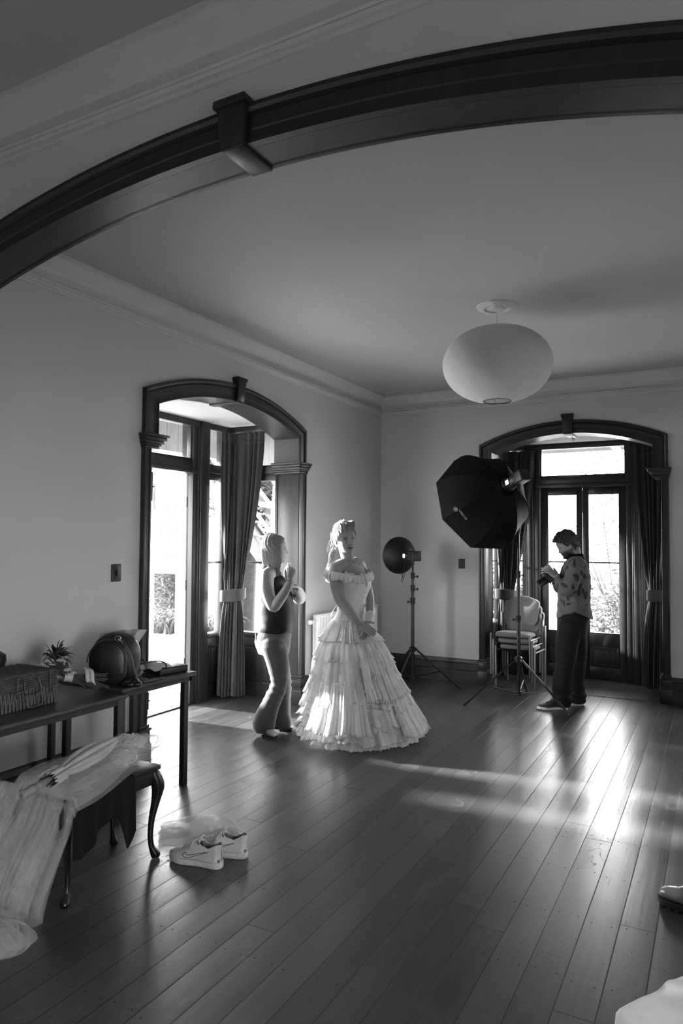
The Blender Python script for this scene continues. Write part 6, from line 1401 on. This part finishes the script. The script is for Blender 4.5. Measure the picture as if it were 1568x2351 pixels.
# hair: straight, parted, down over the shoulders
hb = MB(); HW.cap(hb, lambda a: .070-.045*smst(.35, 1.2, abs(a))-.075*smst(1.2, 1.9, abs(a)), .012, lift=lambda a, z: .006*smst(1., 2.5, abs(a)), groove=.0016, fr=22)
rng = random.Random(14)
for k in range(340):
    a = rng.uniform(1.15, 2*PI-1.15); aa = a if a <= PI else a-2*PI; x, y, z = houtline((.06, .071, .082, .096), a); g = 1.10
    q = (abs(aa)-1.15)/(PI-1.15); end = HW.P(-.005-.135*q+rng.uniform(-.012, .012), (.082-.03*q)*(1 if aa > 0 else -1)*(1-q**4*.6)+rng.uniform(-.012, .012), -.205-.085*q-.05*rng.random())
    P = [HW.P(-.01, 0, .122), HW.P(x*g*.8, y*g*.85, .098), HW.P(x*g*1.06, y*g*1.08, .04), HW.P(x*g*1.0-.012*q, y*g*1.10, -.04), HW.P(x*g*.9-.02*q, y*g*1.0, -.11), end]
    strand(hb, P, rng.uniform(.003, .006), .001, 5, 16, .002, rng.uniform(0, 6))
hb.build('hair', 'hair_fair', woman, smooth=70)
b = MB(); c = Wp(662, 1306, .27); ux = up_
sp = thing('spray_bottle', 'small pale spray bottle held up in the fair-haired woman\'s hand', 'bottle', c-ux*.09)
b.lathe([(0, -.085), (.021, -.085), (.023, -.08), (.023, .0), (.019, .012), (.012, .016), (.012, .022), (0, .022)], c, 20); b.build('body', MAT['radiator'], sp)
b = MB(); b.lathe([(0, .012), (.0135, .012), (.0135, .028), (.0095, .031), (.0095, .044), (0, .046)], c, 16); b.box(c+up_*.038+rr_*.008, (.022, .012, .012)); b.build('spray_nozzle', 'white_paint', sp)
# ================================================================ photographer
PDp = 6.93
def Mp(px, py, off=0.): return at(px, py, PDp-off)
fM = (rr_*-.93+tw*-.30).normalized(); lM = up_.cross(fM)       # his left side is nearer the camera
MAT['dark_jeans'] = cloth('dark_jeans', .010, .85, bmp=.2, sheen=.03)
def leaf_shirt():
    m, t, b = nmat('leaf_print_shirt'); co = coords(t, (13., 13., 11.)); vo = t.nodes.new('ShaderNodeTexVoronoi'); vo.inputs['Scale'].default_value = 1.0; vo.inputs['Randomness'].default_value = .8; vo.feature = 'F1'
    t.links.new(co, vo.inputs['Vector'])
    # stretch each blot along its own slanted axis
    sb_ = t.nodes.new('ShaderNodeVectorMath'); sb_.operation = 'SUBTRACT'; t.links.new(co, sb_.inputs[0]); t.links.new(vo.outputs['Position'], sb_.inputs[1])
    rt = t.nodes.new('ShaderNodeVectorRotate'); rt.rotation_type = 'EULER_XYZ'; t.links.new(sb_.outputs[0], rt.inputs['Vector'])
    rm = t.nodes.new('ShaderNodeVectorMath'); rm.operation = 'SCALE'; rm.inputs['Scale'].default_value = 3.1; t.links.new(vo.outputs['Color'], rm.inputs[0]); t.links.new(rm.outputs[0], rt.inputs['Rotation'])
    ml = t.nodes.new('ShaderNodeVectorMath'); ml.operation = 'MULTIPLY'; ml.inputs[1].default_value = (1., 1.0, 2.3); t.links.new(rt.outputs[0], ml.inputs[0])
    ln = t.nodes.new('ShaderNodeVectorMath'); ln.operation = 'LENGTH'; t.links.new(ml.outputs[0], ln.inputs[0])
    nz = N(t, 'ShaderNodeTexNoise', Scale=5., Detail=3.); t.links.new(co, nz.inputs['Vector']); ad = t.nodes.new('ShaderNodeMath'); ad.operation = 'MULTIPLY_ADD'; t.links.new(nz.outputs['Fac'], ad.inputs[0]); ad.inputs[1].default_value = .25; t.links.new(ln.outputs['Value'], ad.inputs[2])
    t.links.new(ramp(t, ad.outputs[0], [(.56, .022), (.64, .10)]), b.inputs['Base Color']); b.inputs['Roughness'].default_value = .9
    hn = N(t, 'ShaderNodeTexNoise', Scale=3., Detail=4.); t.links.new(co, hn.inputs['Vector']); bump(t, b, hn.outputs['Fac'], .3, .01); return m
MAT['leaf_shirt'] = leaf_shirt()
mbase = at(1296, 1615, PDp); man = thing('person', 'bearded man in a leaf print shirt and dark jeans looking down at his camera', 'person', (mbase.x, mbase.y, 0))
HM = Head(Mp(1301, 1251, .01), (rr_*-.86+tw*-.12+up_*-.42), up_*1+rr_*-.40, 1.03, male=True)
def man_body():
    mb = MB(); HM.mesh(mb)
    limb(mb, [HM.P(-.03, 0, -.02), HM.P(-.035, 0, -.085), Mp(1316, 1282), Mp(1322, 1296)], [.064, .062, .066, .08])
    torso(mb, [(Mp(1320, 1286), .07, .06), (Mp(1321, 1294), .15, .09), (Mp(1320, 1310), .19, .115), (Mp(1318, 1340), .17, .125), (Mp(1317, 1375), .155, .115), (Mp(1316, 1405), .145, .108), (Mp(1314, 1435), .145, .108)], lM, fM)
    for sg, sh, mid, el, w_ in ((1, (1322, 1298, .18), (1312, 1330, .22), (1302, 1354, .22), (1279, 1325, .14)), (-1, (1316, 1298, -.18), (1302, 1328, -.2), (1290, 1348, -.16), (1272, 1322, -.02))):
        limb(mb, [Mp(*sh), Mp(*mid), Mp(*el), Mp((el[0]+w_[0])/2, (el[1]+w_[1])/2+2, (el[2]+w_[2])/2), Mp(*w_)], [.062, .055, .045, .042, .031])
    wl = Mp(1279, 1325, .14); hand(mb, wl, Mp(1257, 1307, .10)-wl, -up_*.55+ff*.7-rr_*.1, -1, 1.12, curls=((.25, .55, .35), (.3, .6, .4), (.35, .65, .45), (.4, .7, .5)), spread=.16)
    wr = Mp(1272, 1322, -.02); hand(mb, wr, Mp(1254, 1318, -.02)-wr, tw*.8+up_*.3, 1, 1.12, curls=((.4, .7, .4), (.5, .8, .5), (.5, .8, .5), (.5, .8, .5)))
    for hp_, kn, an, off in (((1312, 1432), (1302, 1515), (1292, 1600), .09), ((1316, 1432), (1322, 1512), (1324, 1596), -.09)): limb(mb, [Mp(*hp_, off), Mp(*kn, off), Mp(*an, off)], [.085, .06, .042], 14, 16)
    return mb
mo = remesh(man_body(), .0038, 2, .35).build('body', 'skin_man', man, smooth=180); paint(mo, HM.tint(brow=.25, lip=.7, beard=.30))
mb = MB(); torso(mb, [(Mp(1320, 1284), .08, .075), (Mp(1321, 1293), .16, .105), (Mp(1320, 1310), .205, .135), (Mp(1319, 1340), .205, .150), (Mp(1318, 1375), .20, .152), (Mp(1318, 1400), .205, .158), (Mp(1319, 1414), .21, .165), (Mp(1320, 1420), .21, .167)], lM, fM, 48, 44)
for sg, sh, mid, el, w_ in ((1, (1323, 1297, .17), (1314, 1330, .22), (1303, 1355, .22), (1284, 1332, .15)), (-1, (1317, 1297, -.17), (1303, 1328, -.2), (1291, 1349, -.16), (1276, 1326, -.02))):
    limb(mb, [Mp(1320, 1295, .06*sg), Mp(*sh), Mp(*mid), Mp(*el), Mp((el[0]+w_[0])/2, (el[1]+w_[1])/2+1, (el[2]+w_[2])/2), Mp(*w_)], [.07, .078, .076, .068, .062, .050], 20, 30)
s_ = remesh(mb, .005, 3, .5)
hem0 = Mp(1318, 1412).z
def hemz(p):    # curved shirt tail: longer at front and back than at the side
    d = Vector((p[0], p[1], 0))-Vector((Mp(1319, 1414).x, Mp(1319, 1414).y, 0)); f_ = d.dot(fM)/.16; return hem0+.045-.075*min(1, abs(f_))**1.5
s_.v = [(x, y, max(z, hemz((x, y)))) if z < 1.0 else (x, y, z) for x, y, z in s_.v]
wrinkle(s_, lambda c: .007*noise.noise(Vector((c.x*6, c.y*6, c.z*9)))+.0045*math.sin(c.z*55+c.x*40)*noise.noise(Vector((c.x*4+5, c.y*4, c.z*4)))+.003)
s_.build('shirt', 'leaf_shirt', man, smooth=180)
cb_ = MB(); n_c = Mp(1317, 1279); cb_.rings([(n_c+up_*z+fM*o, lM*r, fM*r*1.02) for z, r, o in ((.035, .070, -.012), (.03, .077, -.012), (.0, .090, .0), (-.02, .10, .0))], 28, caps=False); cb_.build('collar', 'blackcloth', man, solid=.004)
mb = MB(); torso(mb, [(Mp(1316, 1402), .168, .13), (Mp(1315, 1418), .182, .148), (Mp(1314, 1440), .186, .150), (Mp(1313, 1462), .17, .135)], lM, fM, 30, 12)
for pts, rs, off in (([(1308, 1440), (1302, 1480), (1298, 1520), (1291, 1560), (1289, 1590), (1291, 1606)], [.118, .108, .092, .090, .090, .094], .09), ([(1320, 1440), (1324, 1480), (1325, 1515), (1322, 1555), (1324, 1585), (1326, 1601)], [.112, .10, .086, .080, .080, .084], -.09)):
    limb(mb, [Mp(x, y, off) for x, y in pts], rs, 24, 34)
j_ = remesh(mb, .005, 2, .5); j_.v = [(x, y, max(z, .028)) for x, y, z in j_.v]
wrinkle(j_, lambda c: .007*noise.noise(Vector((c.x*8, c.y*8, c.z*11)))+.007*math.sin(c.z*85+6*c.x)*(G(c.z-.10, .09)+.6*G(c.z-.46, .10)))
j_.build('jeans', 'dark_jeans', man, smooth=180)
MAT['canvas'] = cloth('dark_canvas', .03, .85); MAT['white_rubber'] = simple('white_rubber', .6, .6)
for k, (hx_, tx_, off) in enumerate((((1303, 1620), (1229, 1617), .09), ((1340, 1612), (1296, 1606), -.09))):
    h_ = at(*hx_, PDp-off); h_.z = 0; t__ = at(*tx_, PDp-off-.02); d_ = Vector((t__.x-h_.x, t__.y-h_.y)); yaw = math.atan2(d_.y, d_.x)
    so_ = bpy.data.objects.new('shoe', None); COL.objects.link(so_); so_.parent = man; so_.matrix_parent_inverse = parent_inv(man)
    sneaker('', h_, yaw, None, ('canvas', 'white_rubber', 'blackcloth', 'canvas'), .30, True, False, parent=so_, h=.86)
# hair: short, tousled; beard
hb = MB(); HM.cap(hb, lambda a: .060-.02*smst(.5, 1.1, abs(a))-.05*smst(1.1, 1.5, abs(a))-.075*smst(1.7, 2.5, abs(a)), .014, lift=lambda a, z: .012*G(a, .8)*smst(.03, .09, z)+.006*smst(1.5, 2.6, abs(a)), groove=.004, fr=22)
rng = random.Random(31)
for k in range(170):
    a = rng.uniform(-PI, PI); z = rng.uniform(-.06, .105) if abs(a) > 1.7 else rng.uniform(.055, .11)
    hw, f_, b_ = hprof(z); x, y, _ = houtline((z, hw, f_, b_), a); d = Vector((x, y, max(z, 0)*.8)).normalized(); p = Vector((x, y, z)); L_ = rng.uniform(.02, .045)
    dn = Vector((-.6 if abs(a) > 1. else .7, .0, -.6 if abs(a) > 1.2 else .25)); q0 = p+d*.010; q1 = q0+(d*.22+dn*.6+Vector((rng.uniform(-.3, .3), rng.uniform(-.3, .3), rng.uniform(-.2, .1))))*L_; q2 = q1+(dn*.8-d*.05)*L_*.7
    strand(hb, [HM.P(*q0), HM.P(*q1), HM.P(*q2)], rng.uniform(.003, .0055), .001, 5, 8)
hb.build('hair', 'hair_brown', man, smooth=70)
hb = MB(); rng = random.Random(5)
for k in range(220):
    a = rng.uniform(-1.25, 1.25); z = rng.uniform(-.112, -.05) if abs(a) < .95 else rng.uniform(-.095, -.02)
    if abs(a) < .42 and -.086 < z < -.055 or (abs(a) > .8 and z > -.045 and rng.random() < .7): continue
    hw, f_, b_ = hprof(z); x, y, _ = houtline((z, hw, f_, b_), a); x += face_disp(y, z, True)*smst(.15, .5, math.cos(a)); d = Vector((x, y, -.02)).normalized(); p = Vector((x, y, z))
    strand(hb, [HM.P(*(p-d*.002)), HM.P(*(p+d*.004-Vector((0, 0, .004)))), HM.P(*(p+d*.006-Vector((0, 0, .013))))], .0022, .0006, 5, 6)
hb.build('beard', 'hair_brown', man, smooth=70)
# camera in his hands: body, grip, lens pointing away, strap
cc_ = Mp(1263, 1324, .07); cf = (rr_*-.75-up_*.55+tw*-.10).normalized(); cl = (tw*.9+up_*.1-cf*(tw*.9+up_*.1).dot(cf)).normalized(); cu_ = cl.cross(cf)*-1
if cu_.z < 0: cu_ = -cu_
MC = Matrix((cl, cf, cu_)).transposed()
cmr = thing('camera', 'black stills camera with lens held low in the bearded man\'s hands', 'camera', cc_)
b = MB(); b.box(cc_, (.135, .055, .095), MC); b.box(cc_+cl*.055+cf*.02, (.035, .05, .09), MC); b.box(cc_+cu_*.058+cf*.005, (.055, .05, .03), MC, .7); b.build('body', 'black_plastic', cmr, smooth=0, bevel=.009, seg=3)
b = MB(); b.lathe([(.028, .02), (.036, .03), (.036, .06), (.039, .065), (.039, .10), (.042, .105), (.042, .135), (.036, .136), (.03, .12), (0, .118)], cc_, 24, cf); b.build('lens', 'black_plastic', cmr)
b = MB(); b.lathe([(0, .0), (.010, .0), (.010, .008), (0, .008)], cc_+cl*.05+cu_*.048, 12, cu_); b.build('shutter_dial', 'black_plastic', cmr)
b = MB(); b.box(cc_-cf*.029, (.075, .003, .055), MC); b.build('rear_screen', MAT['phone'], cmr, smooth=0)
b = MB(); b.tube(spline([cc_+cl*.068+cu_*.03, Mp(1272, 1336, .10), Mp(1268, 1341, .10), Mp(1258, 1334, .08), cc_-cl*.068+cu_*.02], 20), .006, 6, flat=.4); b.build('strap', 'blackcloth', cmr)
# ================================================================ boot and white cloth at the edge of the frame
MAT['boot_leather'] = simple('pale_polished_leather', .22, .22, var=.15, scale=12., spec=.6); MAT['lug'] = simple('dark_lug_sole', .015, .7)
toe = Vector((-.262, 3.545, 0)); yaw = math.atan2(.35, -1.); q = Matrix.Rotation(yaw, 3, 'Z'); L_ = .29
bt = thing('boot', 'pale polished leather boot with a dark lugged sole at the frame edge', 'boot', toe)
def BP(x, y, z): return toe+q @ Vector((x-L_, y, z))      # x 0 heel .. L toe
OUT = spline([(0., .004), (.01, .022), (.04, .032), (.10, .031), (.16, .037), (.21, .046), (.25, .044), (.275, .030), (.288, .012), (.29, .002)], 36)
def oloop(k, z, dx=0.): return [BP(x*1.0+dx, w_*k, z) for x, w_ in OUT]+[BP(x*1.0+dx, -w_*k, z) for x, w_ in reversed(OUT)]
b = MB(); n = len(oloop(1, 0)); vs = []
for k, z in ((1.03, .014), (1.08, .018), (1.08, .034), (1.0, .036)): vs += oloop(k, z)
b.add(vs, [(i*n+j, i*n+(j+1) % n, (i+1)*n+(j+1) % n, (i+1)*n+j) for i in range(3) for j in range(n)]+[tuple(range(n)), tuple(3*n+j for j in range(n))]); b.build('sole', 'lug', bt, smooth=40)
for k in range(8):
    for sg in (-1, 1):
        x = .03+.033*k; i = min(range(36), key=lambda j: abs(OUT[j][0]-x)); w_ = OUT[i][1]
        b = MB(); b.box(BP(x, sg*w_*.62, .0085), (.020, w_*.72, .017), q); b.build('lug', 'lug', bt, smooth=0, bevel=.002)
b = MB(); Rg = []
for x, w_, h, zc in ((.012, .020, .030, .055), (.03, .032, .06, .085), (.07, .036, .085, .115), (.11, .036, .075, .105), (.145, .037, .052, .083), (.175, .040, .038, .070), (.21, .043, .031, .063), (.245, .041, .027, .058), (.27, .031, .022, .053), (.284, .016, .014, .047), (.289, .004, .004, .042)):
    Rg.append((BP(x, 0, zc-.006*math.sin(x*90)*(.12 < x < .2)), q @ Vector((0, w_, 0)), Vector((0, 0, h))))
b.rings(Rg, 28); b.rings([(BP(.062+o, 0, z), q @ Vector((r*1.15, 0, 0)), q @ Vector((0, r, 0))) for z, r, o in ((.06, .034, 0), (.12, .040, .0), (.16, .042, -.004), (.22, .046, -.01), (.28, .052, -.014), (.285, .048, -.014))], 26)
b2 = remesh(b, .0045, 4, .5); wrinkle(b2, lambda c: .003*math.sin(170*(c-toe).dot(q @ Vector((1, 0, 0))))*G((c-toe).dot(q @ Vector((1, 0, 0)))+.135, .035)*smst(.05, .09, c.z)); b2.build('upper', 'boot_leather', bt, smooth=180)
b = MB()
for k in range(5): x = .105-.008*k; z = .165+.026*k if k else .16; b.tube([BP(x+.012, -.022, z-.01), BP(x+.022, 0, z), BP(x+.012, .022, z-.01)], .0028, 6)
b.build('laces', 'lug', bt)
MAT['white_cloth'] = cloth('heavy_white_cloth', .88, .85, bmp=.12)
CX, CY, CR = .055, 2.03, math.radians(-33.5)
st2 = thing('footstool', 'low stool standing under the white cloth', 'stool', (CX, CY, 0)); RM = Matrix.Rotation(CR, 3, 'Z')
b = MB(); b.box((CX, CY, .375), (.40, .40, .05), RM); b.build('seat', 'wood', st2, smooth=0, bevel=.01)
for lx, ly in ((-1, -1), (1, -1), (1, 1), (-1, 1)): p = Vector((CX, CY, .175))+RM @ Vector((lx*.17, ly*.17, 0)); b = MB(); b.box(p, (.035, .035, .35), RM); b.build('leg', 'wood', st2, smooth=0)
b = MB()
def wc(u, v):
    a = 2*PI*u; R_ = 1/max(abs(math.cos(a)), abs(math.sin(a)))**.86; top = .232*R_
    if v < .5: r = top*v/.5; z = .420+.010*noise.noise(Vector((math.cos(a)*v*5, math.sin(a)*v*5, 1)))+.012*math.exp(-((a-2.6-1.2*v)/.12)**2)*smst(0, .2, v)
    else:
        k = (v-.5)/.5; r = top+.045*k+.020*math.sin(8*a+.6)*k; z = .420-.33*k-.02*math.sin(3*a)*k-.010*smst(0, .08, k)
    p = RM @ Vector((r*math.cos(a), r*math.sin(a), 0)); return (CX+p.x, CY+p.y, max(.02, z))
b.grid(wc, 140, 46, closed_u=True); tag(b.build('white_cloth', 'white_cloth', smooth=80, solid=.004), 'heavy white cloth draped over a low stool in the near corner by the boot', 'cloth')
